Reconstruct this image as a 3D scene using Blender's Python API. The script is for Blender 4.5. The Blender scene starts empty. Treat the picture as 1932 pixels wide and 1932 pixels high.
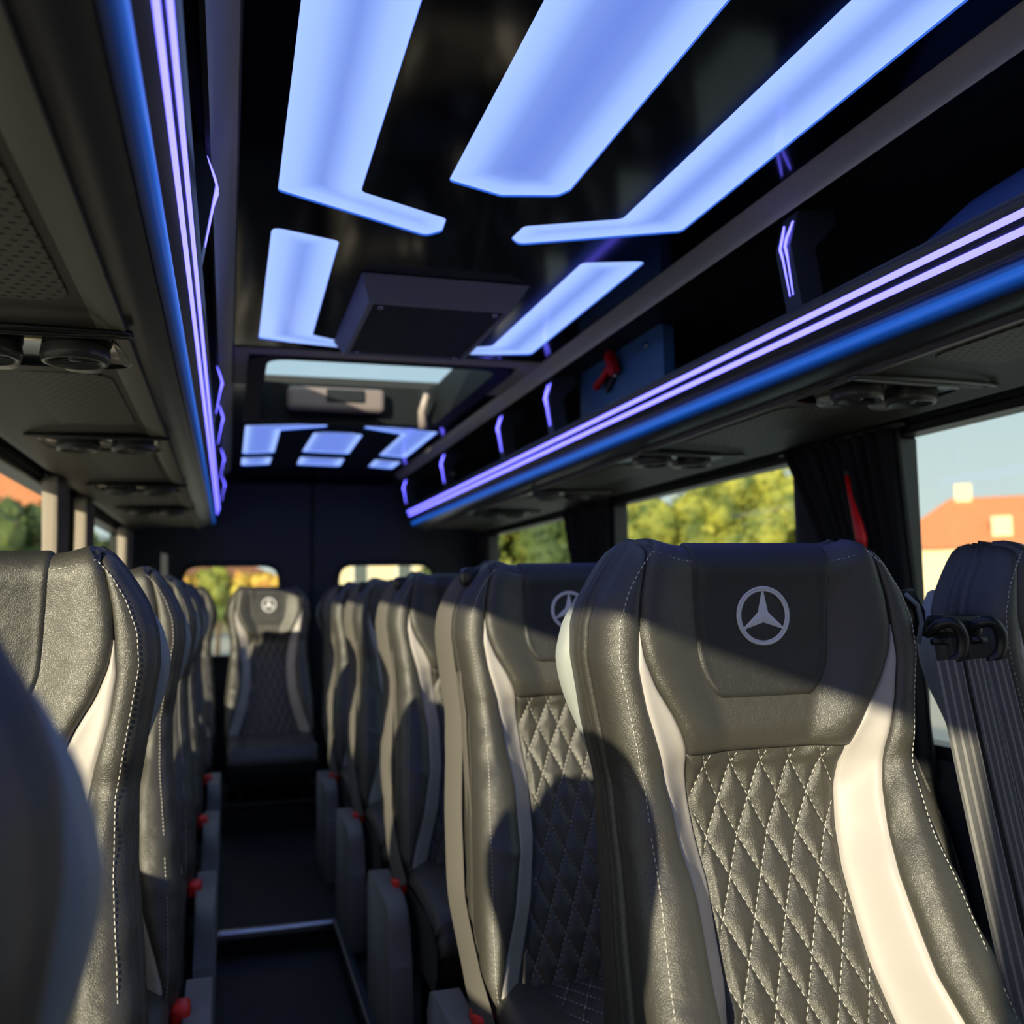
import bpy, bmesh, math, random
import numpy as np
from mathutils import Vector, Matrix
random.seed(7)
C = bpy.context.scene.collection
sc = bpy.context.scene

# ---------------------------------------------------------------- camera
CZ = 1.13                      # camera height above the front floor
cam_d = bpy.data.cameras.new('camera')
cam = bpy.data.objects.new('camera', cam_d)
C.objects.link(cam)
cam_d.sensor_width = 36.0
cam_d.sensor_fit = 'HORIZONTAL'
cam_d.lens = 36.0 * 1800 / 1932
cam_d.clip_start = 0.02
cam_d.clip_end = 600
R3 = Matrix(((0.95860817, -0.00969482, -0.28456352),
             (-0.28429829, -0.0875172, -0.95473306),
             (-0.01564824, 0.99611583, -0.08665092)))
R3 = R3.to_quaternion().to_matrix()
M4 = R3.to_4x4()
# camera-space columns -> world: x right, y up, -z forward ; world Y runs down the bus
# (rows of R3 are the world axes written in camera space)
cam.matrix_world = Matrix.Translation((0, 0, CZ)) @ M4
cam_d.dof.use_dof = True
cam_d.dof.focus_distance = 1.22
cam_d.dof.aperture_fstop = 3.9
sc.camera = cam

# ---------------------------------------------------------------- sky and sun
w = bpy.data.worlds.new('sky')
sc.world = w
w.use_nodes = True
nt = w.node_tree
nt.nodes.clear()
wo = nt.nodes.new('ShaderNodeOutputWorld')
bg = nt.nodes.new('ShaderNodeBackground')
tc = nt.nodes.new('ShaderNodeTexCoord')
sp = nt.nodes.new('ShaderNodeSeparateXYZ')
cr = nt.nodes.new('ShaderNodeValToRGB')
cr.color_ramp.elements[0].position = 0.0
cr.color_ramp.elements[0].color = (0.66, 0.72, 0.70, 1)
cr.color_ramp.elements[1].position = 0.6
cr.color_ramp.elements[1].color = (0.40, 0.55, 0.70, 1)
e = cr.color_ramp.elements.new(0.2)
e.color = (0.52, 0.63, 0.68, 1)
nt.links.new(tc.outputs['Generated'], sp.inputs[0])
nt.links.new(sp.outputs['Z'], cr.inputs[0])
# the hazy sky is brighter and warmer round the low sun
dt = nt.nodes.new('ShaderNodeVectorMath'); dt.operation = 'DOT_PRODUCT'
dt.inputs[1].default_value = (-math.sin(math.radians(38)), -math.cos(math.radians(38)), 0.2)
nt.links.new(tc.outputs['Generated'], dt.inputs[0])
gr = nt.nodes.new('ShaderNodeValToRGB')
gr.color_ramp.elements[0].position = 0.35; gr.color_ramp.elements[0].color = (0, 0, 0, 1)
gr.color_ramp.elements[1].position = 1.0; gr.color_ramp.elements[1].color = (1, 1, 1, 1)
x = gr.color_ramp.elements.new(0.75); x.color = (0.25, 0.25, 0.25, 1)
nt.links.new(dt.outputs['Value'], gr.inputs[0])
gm = nt.nodes.new('ShaderNodeMixRGB'); gm.blend_type = 'MIX'
gm.inputs[2].default_value = (1.25, 1.0, 0.75, 1)
nt.links.new(gr.outputs[0], gm.inputs[0]); nt.links.new(cr.outputs[0], gm.inputs[1])
nt.links.new(gm.outputs[0], bg.inputs['Color'])
bg.inputs['Strength'].default_value = 1.25
nt.links.new(bg.outputs[0], wo.inputs[0])

SUN_AZ, SUN_EL = math.radians(38), math.radians(12.5)
sd = bpy.data.lights.new('sun', 'SUN')
sd.energy = 7.3
sd.color = (1.0, 0.83, 0.61)
sd.angle = math.radians(0.6)
so = bpy.data.objects.new('sun', sd)
C.objects.link(so)
trav = Vector((math.sin(SUN_AZ) * math.cos(SUN_EL), math.cos(SUN_AZ) * math.cos(SUN_EL), -math.sin(SUN_EL)))
so.rotation_euler = trav.to_track_quat('-Z', 'Y').to_euler()
so.location = (-6, -6, 6)

sc.view_settings.view_transform = 'Standard'
sc.view_settings.look = 'None'
sc.view_settings.gamma = 1
sc.view_settings.exposure = 0.0
sc.view_settings.use_curve_mapping = False

# ---------------------------------------------------------------- materials
MATS = {}
def mat(name, col=(0.5, 0.5, 0.5), rough=0.5, metal=0.0, spec=0.5, emis=None, estr=0.0, bump=None, sheen=0.0):
    if name in MATS: return MATS[name]
    m = bpy.data.materials.new(name)
    m.use_nodes = True
    n = m.node_tree.nodes
    p = n['Principled BSDF']
    p.inputs['Base Color'].default_value = (*col, 1)
    p.inputs['Roughness'].default_value = rough
    p.inputs['Metallic'].default_value = metal
    p.inputs['Specular IOR Level'].default_value = spec
    if emis:
        p.inputs['Emission Color'].default_value = (*emis, 1)
        p.inputs['Emission Strength'].default_value = estr
    if bump:
        kind, scale, strength, dist = bump
        t = n.new('ShaderNodeTexCoord')
        if kind == 'leather':
            v = n.new('ShaderNodeTexVoronoi'); v.inputs['Scale'].default_value = scale
            v.feature = 'DISTANCE_TO_EDGE'
            nz = n.new('ShaderNodeTexNoise'); nz.inputs['Scale'].default_value = scale * 0.12; nz.inputs['Detail'].default_value = 4
            m.node_tree.links.new(t.outputs['Object'], nz.inputs['Vector'])
            mx = n.new('ShaderNodeVectorMath'); mx.operation = 'MULTIPLY_ADD'
            m.node_tree.links.new(nz.outputs['Color'], mx.inputs[0])
            mx.inputs[1].default_value = (0.006, 0.006, 0.006)
            m.node_tree.links.new(t.outputs['Object'], mx.inputs[2])
            m.node_tree.links.new(mx.outputs[0], v.inputs['Vector'])
            ml = n.new('ShaderNodeMath'); ml.operation = 'MINIMUM'; ml.inputs[1].default_value = 0.25
            m.node_tree.links.new(v.outputs['Distance'], ml.inputs[0])
            ad = n.new('ShaderNodeMath'); ad.operation = 'MULTIPLY_ADD'
            m.node_tree.links.new(nz.outputs['Fac'], ad.inputs[0]); ad.inputs[1].default_value = 1.6
            m.node_tree.links.new(ml.outputs[0], ad.inputs[2])
            src = ad.outputs[0]
        elif kind == 'weave':
            v = n.new('ShaderNodeTexWave'); v.inputs['Scale'].default_value = scale
            v.bands_direction = 'Z'
            m.node_tree.links.new(t.outputs['Object'], v.inputs['Vector'])
            src = v.outputs['Fac']
        else:
            v = n.new('ShaderNodeTexNoise'); v.inputs['Scale'].default_value = scale; v.inputs['Detail'].default_value = 5
            m.node_tree.links.new(t.outputs['Object'], v.inputs['Vector'])
            src = v.outputs['Fac']
        b = n.new('ShaderNodeBump'); b.inputs['Strength'].default_value = strength; b.inputs['Distance'].default_value = dist
        m.node_tree.links.new(src, b.inputs['Height'])
        m.node_tree.links.new(b.outputs[0], p.inputs['Normal'])
    MATS[name] = m
    return m

leather = mat('black_leather', (0.052, 0.049, 0.041), 0.46, spec=0.9, bump=('leather', 420, 0.55, 0.0012))
leather_dull = mat('black_suede', (0.030, 0.030, 0.029), 0.48, spec=0.7, bump=('leather', 420, 0.5, 0.0012))
beige = mat('beige_leather', (0.51, 0.475, 0.455), 0.45, spec=0.4, bump=('leather', 420, 0.2, 0.0007))
thread = mat('white_thread', (0.75, 0.72, 0.68), 0.6)
silver_thread = mat('silver_thread', (0.85, 0.85, 0.88), 0.5, bump=('noise', 900, 0.6, 0.0006))
shell_m = mat('pale_grey_plastic', (0.34, 0.37, 0.36), 0.45, bump=('noise', 700, 0.15, 0.0003))
cover_m = mat('grey_plastic', (0.22, 0.21, 0.20), 0.5)
dark_pl = mat('black_plastic', (0.014, 0.015, 0.017), 0.38)
dark_matte = mat('dark_grey_trim', (0.02, 0.021, 0.022), 0.65, bump=('noise', 300, 0.2, 0.0005))
gloss = mat('gloss_black', (0.006, 0.007, 0.009), 0.10, spec=0.5)
alu = mat('brushed_aluminium', (0.50, 0.47, 0.45), 0.34, metal=0.25)
fascia_m = mat('satin_black_fascia', (0.07, 0.075, 0.085), 0.32, metal=0.3)
chrome = mat('satin_chrome', (0.5, 0.5, 0.5), 0.22, metal=1.0)
red_m = mat('red_plastic', (0.75, 0.01, 0.015), 0.35, emis=None)
red_lit = mat('red_buckle_plastic', (0.95, 0.03, 0.02), 0.4)
carpet = mat('black_floor_vinyl', (0.010, 0.011, 0.012), 0.55, bump=('noise', 200, 0.2, 0.001))
wall_m = mat('dark_wall_felt', (0.025, 0.028, 0.034), 0.8, bump=('noise', 400, 0.3, 0.001))
rear_m = mat('rear_door_lining', (0.020, 0.026, 0.038), 0.6, bump=('noise', 300, 0.2, 0.0008))
headliner = mat('beige_headliner', (0.60, 0.50, 0.35), 0.8, bump=('noise', 300, 0.2, 0.0008))
curtain_m = mat('black_curtain', (0.010, 0.011, 0.012), 0.9, bump=('noise', 600, 0.3, 0.0006))
curtain_l = mat('sunlit_tone_curtain', (0.30, 0.26, 0.22), 0.85, bump=('noise', 600, 0.3, 0.0006))  # same cloth as the right curtains; sunlight is put into this lighter colour
led_m = mat('led_strip_light', (0.1, 0.1, 0.2), 0.5, emis=(0.125, 0.115, 1.0), estr=4.6)
glow_rim = mat('lit_recess_wall', (0.02, 0.1, 0.4), 0.3, emis=(0.01, 0.14, 0.75), estr=0.5)  # recess wall of the panels; their blue light put in as emission

def strap_material():
    m = bpy.data.materials.new('grey_webbing'); m.use_nodes = True
    n = m.node_tree.nodes; L = m.node_tree.links; p = n['Principled BSDF']
    a = n.new('ShaderNodeAttribute'); a.attribute_name = 'across'
    w1 = n.new('ShaderNodeMath'); w1.operation = 'MULTIPLY'; w1.inputs[1].default_value = 22.0
    L.new(a.outputs['Fac'], w1.inputs[0])
    s = n.new('ShaderNodeMath'); s.operation = 'SINE'; L.new(w1.outputs[0], s.inputs[0])
    r = n.new('ShaderNodeValToRGB')
    r.color_ramp.elements[0].position = 0.35; r.color_ramp.elements[0].color = (0.12, 0.12, 0.12, 1)
    r.color_ramp.elements[1].position = 0.6; r.color_ramp.elements[1].color = (0.30, 0.29, 0.27, 1)
    L.new(s.outputs[0], r.inputs[0]); L.new(r.outputs[0], p.inputs['Base Color'])
    p.inputs['Roughness'].default_value = 0.6
    t = n.new('ShaderNodeTexCoord'); wv = n.new('ShaderNodeTexWave'); wv.inputs['Scale'].default_value = 260; wv.bands_direction = 'Z'
    L.new(t.outputs['Object'], wv.inputs['Vector'])
    b = n.new('ShaderNodeBump'); b.inputs['Strength'].default_value = 0.6; b.inputs['Distance'].default_value = 0.0008
    L.new(wv.outputs['Fac'], b.inputs['Height']); L.new(b.outputs[0], p.inputs['Normal'])
    return m
webbing = strap_material()
plain_web = mat('plain_grey_webbing', (0.13, 0.12, 0.105), 0.6, bump=('weave', 260, 0.4, 0.0006))

def dots_material():
    # perforated underside panel: rows of small holes
    m = bpy.data.materials.new('perforated_panel'); m.use_nodes = True
    n = m.node_tree.nodes; L = m.node_tree.links; p = n['Principled BSDF']
    t = n.new('ShaderNodeTexCoord')
    sx = n.new('ShaderNodeSeparateXYZ'); L.new(t.outputs['Object'], sx.inputs[0])
    def M(op, a, b=None):
        q = n.new('ShaderNodeMath'); q.operation = op
        for i, v in enumerate((a, b)):
            if v is None: continue
            if isinstance(v, (int, float)): q.inputs[i].default_value = v
            else: L.new(v, q.inputs[i])
        return q.outputs[0]
    k = 1 / 0.017
    x = M('MULTIPLY', sx.outputs['X'], k * 1.0); y = M('MULTIPLY', sx.outputs['Y'], k * 0.5)
    def dist(ox, oy):
        fx = M('SUBTRACT', M('FRACT', M('ADD', x, ox)), 0.5)
        fy = M('MULTIPLY', M('SUBTRACT', M('FRACT', M('ADD', y, oy)), 0.5), 2.0)
        return M('SQRT', M('ADD', M('MULTIPLY', fx, fx), M('MULTIPLY', fy, fy)))
    d = M('MINIMUM', dist(100.0, 100.0), dist(100.5, 100.5))
    r = n.new('ShaderNodeValToRGB')
    r.color_ramp.elements[0].position = 0.2; r.color_ramp.elements[0].color = (0.004, 0.004, 0.004, 1)
    r.color_ramp.elements[1].position = 0.24; r.color_ramp.elements[1].color = (0.12, 0.105, 0.085, 1)
    L.new(d, r.inputs[0]); L.new(r.outputs[0], p.inputs['Base Color'])
    p.inputs['Roughness'].default_value = 0.55
    return m
perforated = dots_material()

def glass_material(name, tint, spec=0.06):
    m = bpy.data.materials.new(name); m.use_nodes = True
    n = m.node_tree.nodes; L = m.node_tree.links
    n.remove(n['Principled BSDF'])
    o = n['Material Output']
    tr = n.new('ShaderNodeBsdfTransparent'); tr.inputs[0].default_value = (*tint, 1)
    gl = n.new('ShaderNodeBsdfGlossy'); gl.inputs['Roughness'].default_value = 0.02
    mx = n.new('ShaderNodeMixShader'); mx.inputs[0].default_value = spec
    L.new(tr.outputs[0], mx.inputs[1]); L.new(gl.outputs[0], mx.inputs[2]); L.new(mx.outputs[0], o.inputs[0])
    return m
glass = glass_material('tinted_window_glass', (0.90, 0.94, 0.92), 0.015)
hatch_glass = glass_material('roof_hatch_glass', (0.85, 0.92, 0.95), 0.03)
clear_lens = mat('frosted_lens', (0.45, 0.45, 0.43), 0.25)

def panel_material():
    # edge-lit acrylic: the LEDs sit round the rim, so the sheet gives off more light near its edge
    m = bpy.data.materials.new('edge_lit_acrylic'); m.use_nodes = True
    n = m.node_tree.nodes; L = m.node_tree.links; p = n['Principled BSDF']
    a = n.new('ShaderNodeAttribute'); a.attribute_name = 'edge'
    r = n.new('ShaderNodeValToRGB')
    cr = r.color_ramp
    cr.elements[0].position = 0.0; cr.elements[0].color = (0.42, 0.62, 1.4, 1)
    cr.elements[1].position = 1.0; cr.elements[1].color = (0.16, 0.26, 0.80, 1)
    x = cr.elements.new(0.30); x.color = (0.36, 0.54, 1.1, 1)
    x = cr.elements.new(0.62); x.color = (0.21, 0.33, 0.86, 1)
    L.new(a.outputs['Fac'], r.inputs[0])
    L.new(r.outputs[0], p.inputs['Emission Color'])
    p.inputs['Emission Strength'].default_value = 1.0
    p.inputs['Base Color'].default_value = (0.05, 0.06, 0.1, 1)
    p.inputs['Roughness'].default_value = 0.12
    return m
acrylic = panel_material()
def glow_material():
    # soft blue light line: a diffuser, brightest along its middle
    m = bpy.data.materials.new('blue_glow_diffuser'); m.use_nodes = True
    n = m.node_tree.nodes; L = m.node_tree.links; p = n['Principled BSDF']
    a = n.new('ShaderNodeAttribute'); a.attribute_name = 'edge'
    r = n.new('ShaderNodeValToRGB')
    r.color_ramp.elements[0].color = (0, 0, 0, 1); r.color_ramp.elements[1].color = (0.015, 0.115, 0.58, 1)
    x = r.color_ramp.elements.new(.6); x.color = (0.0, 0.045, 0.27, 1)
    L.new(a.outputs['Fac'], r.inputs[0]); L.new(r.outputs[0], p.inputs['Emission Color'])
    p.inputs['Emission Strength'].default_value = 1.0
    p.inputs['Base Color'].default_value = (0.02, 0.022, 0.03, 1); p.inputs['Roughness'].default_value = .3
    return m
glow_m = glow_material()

# ---------------------------------------------------------------- helpers
def finish(o, label=None, cat=None, group=None, kind=None):
    if label: o['label'] = label
    if cat: o['category'] = cat
    if group: o['group'] = group
    if kind: o['kind'] = kind
    return o

def link_mesh(name, me, m=None, parent=None, smooth=True):
    o = bpy.data.objects.new(name, me)
    C.objects.link(o)
    if m is not None and len(me.materials) == 0: me.materials.append(m)
    if smooth:
        for p in me.polygons: p.use_smooth = True
    if parent: o.parent = parent
    return o

def obj(name, bm, m, parent=None, smooth=False, angle=None):
    me = bpy.data.meshes.new(name)
    bmesh.ops.recalc_face_normals(bm, faces=bm.faces)
    if angle is not None:
        for f in bm.faces: f.smooth = True
        for ed in bm.edges:
            if len(ed.link_faces) == 2 and ed.calc_face_angle(0) > angle: ed.smooth = False
    bm.to_mesh(me); bm.free()
    return link_mesh(name, me, m, parent, smooth)

def empty(name, loc=(0, 0, 0), rz=0.0):
    o = bpy.data.objects.new(name, None)
    C.objects.link(o)
    o.location = loc; o.rotation_euler = (0, 0, rz)
    o.empty_display_size = 0.05
    return o

def add_box(bm, lo, hi, bevel=0.0, seg=2, mtx=None):
    lo = Vector(lo); hi = Vector(hi)
    r = bmesh.ops.create_cube(bm, size=1)
    vs = r['verts']
    for v in vs:
        v.co = Vector(((v.co.x + .5) * (hi.x - lo.x) + lo.x, (v.co.y + .5) * (hi.y - lo.y) + lo.y, (v.co.z + .5) * (hi.z - lo.z) + lo.z))
    if bevel > 0:
        es = list({e for v in vs for e in v.link_edges})
        rr = bmesh.ops.bevel(bm, geom=es, offset=bevel, segments=seg, profile=0.5, affect='EDGES')
        vs = list({v for f in rr['faces'] for v in f.verts} | {v for v in vs if v.is_valid})
    if mtx is not None: bmesh.ops.transform(bm, matrix=mtx, verts=vs)
    return vs

def box(lo, hi, bevel=0.0, seg=2):
    bm = bmesh.new(); add_box(bm, lo, hi, bevel, seg); return bm

def tube(bm, pts, rad, n=8, cap=True):
    pts = [Vector(p) for p in pts]
    rings = []
    up = None
    for i, p in enumerate(pts):
        a = pts[max(i - 1, 0)]; b = pts[min(i + 1, len(pts) - 1)]
        d = (b - a).normalized()
        if up is None:
            up = Vector((0, 0, 1)) if abs(d.z) < .9 else Vector((1, 0, 0))
        u = d.cross(up).normalized(); v = u.cross(d).normalized(); up = v
        r = rad[i] if isinstance(rad, (list, tuple)) else rad
        rings.append([bm.verts.new(p + (u * math.cos(2 * math.pi * k / n) + v * math.sin(2 * math.pi * k / n)) * r) for k in range(n)])
    for a, b in zip(rings, rings[1:]):
        for k in range(n): bm.faces.new((a[k], a[(k + 1) % n], b[(k + 1) % n], b[k]))
    if cap:
        bm.faces.new(rings[0]); bm.faces.new(rings[-1])
    return bm

def prism_y(bm, prof, y0, y1):
    # profile in (x,z) swept along y
    a = [bm.verts.new((x, y0, z)) for x, z in prof]
    b = [bm.verts.new((x, y1, z)) for x, z in prof]
    n = len(prof)
    for k in range(n): bm.faces.new((a[k], a[(k + 1) % n], b[(k + 1) % n], b[k]))
    bm.faces.new(a); bm.faces.new(b[::-1])
    return bm

def lathe(bm, prof, center, n=24, mtx=None):
    # prof (r,z) spun about z through center
    rings = []
    for r, z in prof:
        rings.append([bm.verts.new((center[0] + r * math.cos(2 * math.pi * k / n), center[1] + r * math.sin(2 * math.pi * k / n), center[2] + z)) for k in range(n)])
    for a, b in zip(rings, rings[1:]):
        for k in range(n): bm.faces.new((a[k], a[(k + 1) % n], b[(k + 1) % n], b[k]))
    bm.faces.new(rings[-1])
    return bm

def grid_mesh(name, P, closed_u=False, attr=None):
    # P: array (nu, nv, 3)
    nu, nv = P.shape[:2]
    me = bpy.data.meshes.new(name)
    idx = np.arange(nu * nv).reshape(nu, nv)
    if closed_u: idx = np.vstack([idx, idx[:1]])
    f = np.stack([idx[:-1, :-1], idx[1:, :-1], idx[1:, 1:], idx[:-1, 1:]], -1).reshape(-1, 4)
    me.from_pydata(P.reshape(-1, 3).tolist(), [], f.tolist())
    if attr is not None:
        at = me.attributes.new(attr[0], 'FLOAT', 'POINT'); at.data.foreach_set('value', attr[1].reshape(-1).astype(np.float32))
    me.update()
    return me

def copy_tree(o, parent=None):
    c = o.copy(); C.objects.link(c)
    if parent is not None: c.parent = parent
    for ch in list(o.children): copy_tree(ch, c)
    return c

def round_poly(pts, r, seg=4):
    out = []
    n = len(pts)
    rs = r if isinstance(r, (list, tuple)) else [r] * n
    for i in range(n):
        p = Vector(pts[i]); a = Vector(pts[i - 1]); b = Vector(pts[(i + 1) % n])
        da = (a - p); db = (b - p)
        ang = da.angle(db)
        t = min(rs[i] / math.tan(ang / 2), da.length * .45, db.length * .45)
        p0 = p + da.normalized() * t; p1 = p + db.normalized() * t
        for k in range(seg + 1):
            u = k / seg
            out.append(((1 - u) ** 2) * p0 + 2 * u * (1 - u) * p + u * u * p1)
    return out

# ================================================================= SETTING
XC = 0.4585                    # middle of the bus
HW = 0.982                    # half width inside
XL, XR = XC - HW, XC + HW
Y0, Y1 = -1.7, 5.55
ZC = CZ + 0.70                 # ceiling
def Z(z): return CZ + z

# floor with its steps
bm = bmesh.new()
add_box(bm, (XL - .05, Y0, -0.06), (XR + .05, 3.30, 0.0))
add_box(bm, (.342, .2, -0.06), (XR + .05, 3.30, 0.06))
add_box(bm, (XL - .05, 3.30, -0.06), (XR + .05, 4.62, 0.07))
add_box(bm, (XL - .05, 4.62, -0.06), (XR + .05, Y1 + .05, 0.20))
finish(obj('floor', bm, carpet), 'black vinyl floor of the aisle, stepping up towards the rear', 'floor', kind='structure')
bm = bmesh.new()
add_box(bm, (-.03, 3.272, 0.045), (.375, 3.305, 0.075), 0.008)
finish(obj('trim_1', bm, chrome), 'bright metal edge of the lower step across the aisle', 'trim', kind='structure')
bm = bmesh.new()
add_box(bm, (-.02, 4.602, 0.185), (.43, 4.63, 0.205), 0.006)
finish(obj('trim_2', bm, dark_pl), 'dark edge of the upper step below the rear bench', 'trim', kind='structure')
bm = bmesh.new()
add_box(bm, (.338, .2, 0.055), (.366, 3.27, 0.085), 0.006)
finish(obj('trim_3', bm, mat('rail_metal', (0.10, 0.12, 0.16), 0.3, metal=0.7)), 'long seat rail running along the right edge of the aisle floor', 'trim', kind='structure')

WZ0, WZ1 = Z(-.36), Z(.366)
WIN_L = [(-.93, 1.66), (2.00, 3.60), (3.88, 5.35)]
WIN_R = [(.35, 1.83), (2.19, 3.48), (3.90, 5.35)]
def side_wall(name, x0, x1, wins, label):
    bm = bmesh.new()
    add_box(bm, (x0, Y0, -.06), (x1, Y1 + .06, WZ0))
    add_box(bm, (x0, Y0, WZ1), (x1, Y1 + .06, ZC + .1))
    ys = [Y0] + [v for w_ in wins for v in w_] + [Y1 + .06]
    for a, b in zip(ys[::2], ys[1::2]):
        add_box(bm, (x0, a, WZ0), (x1, b, WZ1))
    finish(obj(name, bm, wall_m), label, 'wall', kind='structure')
side_wall('wall_left', XL - .07, XL, WIN_L, 'dark lined side wall left of the single seats')
side_wall('wall_right', XR, XR + .07, WIN_R, 'dark lined side wall right of the double seats')

wn = 0
def side_window(xa, xb, y0, y1, label):
    global wn
    wn += 1
    t = empty('window_%d' % wn, ((xa + xb) / 2, (y0 + y1) / 2, WZ0))
    finish(t, label, 'window', kind='structure')
    loc = t.location
    xm = 0.0
    bm = bmesh.new(); add_box(bm, (-.0025, y0 - loc.y, 0), (.0025, y1 - loc.y, WZ1 - WZ0))
    obj('pane', bm, glass, t)
    bm = bmesh.new()
    h = WZ1 - WZ0; w2 = (y1 - y0) / 2
    for lo, hi in (((-w2, 0), (w2, .028)), ((-w2, h - .022), (w2, h)), ((-w2, .028), (-w2 + .028, h - .022)), ((w2 - .028, .028), (w2, h - .022))):
        add_box(bm, (-.03, lo[0], lo[1]), (.03, hi[0], hi[1]), .004, 1)
    obj('frame', bm, dark_pl, t)
wl = ['left window beside the nearest seat', 'left window with the orange roof in it', 'rearmost left window']
wr = ['right window with the yellow building and orange roof in it', 'right window full of sunlit green trees', 'rearmost right window behind the second curtain']
for (a, b), l in zip(WIN_L, wl): side_window(XL - .07, XL, a, b, l)
for (a, b), l in zip(WIN_R, wr): side_window(XR, XR + .07, a, b, l)

# rear wall: two doors with windows
def rear_door(name, x0, x1, wx0, wx1, label):
    global wn
    t = empty(name, ((x0 + x1) / 2, Y1, 0.2))
    finish(t, label, 'door', kind='structure')
    px, py, pz = t.location
    zt, zb = Z(.66), .2
    wz0, wz1 = Z(-.32), Z(.195)
    hole = round_poly([(wx0, wz0), (wx1, wz0), (wx1, wz1), (wx0, wz1)], .10, 5)
    outer = [(x0, zb), (x1, zb), (x1, zt), (x0, zt)]
    bm = bmesh.new()
    # ring faces between rectangle and rounded hole, by angle
    cx, cz = (wx0 + wx1) / 2, (wz0 + wz1) / 2
    N = 64
    def onrect(a):
        dx, dz = math.cos(a), math.sin(a)
        k = min(((x1 - cx) if dx > 0 else (cx - x0)) / max(abs(dx), 1e-6), ((zt - cz) if dz > 0 else (cz - zb)) / max(abs(dz), 1e-6))
        return cx + dx * k, cz + dz * k
    angs = sorted([2 * math.pi * k / N - math.pi for k in range(N)] + [math.atan2(z - cz, x - cx) for x, z in outer])
    def onhole(a):
        dx, dz = math.cos(a), math.sin(a)
        best = 1e9
        for i in range(len(hole)):
            p, q = hole[i - 1], hole[i]
            ex, ez = q[0] - p[0], q[1] - p[1]
            den = dx * ez - dz * ex
            if abs(den) < 1e-9: continue
            k = ((p[0] - cx) * ez - (p[1] - cz) * ex) / den
            s = ((p[0] - cx) * dz - (p[1] - cz) * dx) / den
            if k > 0 and -1e-6 <= s <= 1 + 1e-6: best = min(best, k)
        return cx + dx * best, cz + dz * best
    rings = []
    for yy, fn in ((0, onrect), (0, onhole), (.05, onhole), (.05, onrect)):
        rings.append([bm.verts.new((fn(a)[0] - px, yy, fn(a)[1] - pz)) for a in angs])
    n = len(angs)
    rings.append(rings[0])
    for a, b in zip(rings, rings[1:]):
        for k in range(n): bm.faces.new((a[k], a[(k + 1) % n], b[(k + 1) % n], b[k]))
    obj('door_panel', bm, rear_m, t)
    bm = bmesh.new()
    vs = [bm.verts.new((p[0] - px, .03, p[1] - pz)) for p in hole]
    f = bm.faces.new(vs); r = bmesh.ops.extrude_face_region(bm, geom=[f])
    for v in r['geom']:
        if isinstance(v, bmesh.types.BMVert): v.co.y += .005
    obj('window_pane', bm, glass, t)
    bm = bmesh.new()
    pts = [(p[0] - px, -.004, p[1] - pz) for p in hole]; pts.append(pts[0]); pts.append(pts[1])
    tube(bm, pts, .016, 6, False)
    obj('window_seal', bm, dark_pl, t, smooth=True)
rear_door('door_1', XL + .02, XC - .012, XL + .275, XC - .175, 'left rear cargo door with its rounded window')
rear_door('door_2', XC + .012, XR - .02, XC + .14, XR - .275, 'right rear cargo door with its rounded window')
bm = bmesh.new()
add_box(bm, (XL - .05, Y1, Z(.66)), (XR + .05, Y1 + .07, ZC + .1))
add_box(bm, (XL - .05, Y1, -.06), (XR + .05, Y1 + .07, .2))
add_box(bm, (XL - .05, Y1, .2), (XL + .02, Y1 + .07, Z(.66)))
add_box(bm, (XR - .02, Y1, .2), (XR + .05, Y1 + .07, Z(.66)))
add_box(bm, (XC - .012, Y1 + .02, .2), (XC + .012, Y1 + .07, Z(.66)))
finish(obj('wall_rear', bm, dark_matte), 'dark surround of the rear doors at the end of the bus', 'wall', kind='structure')

# front bulkhead with the windscreen opening (behind the camera)
bm = bmesh.new()
add_box(bm, (XL - .07, Y0 - .06, -.06), (XR + .07, Y0, .85))
add_box(bm, (XL - .07, Y0 - .06, 1.40), (XR + .07, Y0, ZC + .1))
add_box(bm, (XL - .07, Y0 - .06, .85), (XL + .08, Y0, 1.40))
add_box(bm, (XR - .08, Y0 - .06, .85), (XR + .07, Y0, 1.40))
finish(obj('wall_front', bm, wall_m), 'dark front bulkhead round the windscreen', 'wall', kind='structure')
bm = bmesh.new(); add_box(bm, (XL + .08, Y0 - .035, .85), (XR - .08, Y0 - .03, 1.40))
finish(obj('window_9', bm, glass), 'wide windscreen at the front of the bus', 'window', kind='structure')

# ceiling: gloss black panel with an opening for the hatch
HX0, HX1, HY0, HY1 = .105, .80, 2.82, 3.80
CI = .4475                      # half width of flat part
bm = bmesh.new()
PANELS = []
def S(l): return [(x * .7, y * .7) for x, y in l]
def mirror(l): return [(2 * .6555 - x, y) for x, y in l]
def rounded_panel(pts, r=.018): return [(p.x, p.y) for p in round_poly(pts, r)]
front_l = [(.108, -1.5), (.108, 2.340), (.52, 2.545), (.556, 2.50), (.548, 2.405), (.306, 2.29), (.296, -1.5)]
mid_l = [(.104, 2.575), (.291, 2.636), (.300, 3.632), (.536, 3.765), (.556, 3.81), (.545, 3.89), (.104, 3.735)]
rear_l = [(.087, 5.663), (.535, 5.50), (.548, 5.622), (.290, 5.80), (.294, 6.70), (.087, 6.80)]
small_l = [(.084, 6.99), (.290, 6.90), (.287, 7.30), (.086, 7.40)]
front_m = [(.502, -1.5), (.502, 2.18), (.65, 2.235), (.79, 2.20), (.808, 2.16), (.808, -1.5)]
rear_m_ = [(.49, 5.84), (.56, 5.80), (.72, 5.80), (.79, 5.86), (.80, 6.68), (.478, 6.63)]
small_m = [(.484, 6.86), (.80, 6.90), (.809, 7.32), (.487, 7.28)]
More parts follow.
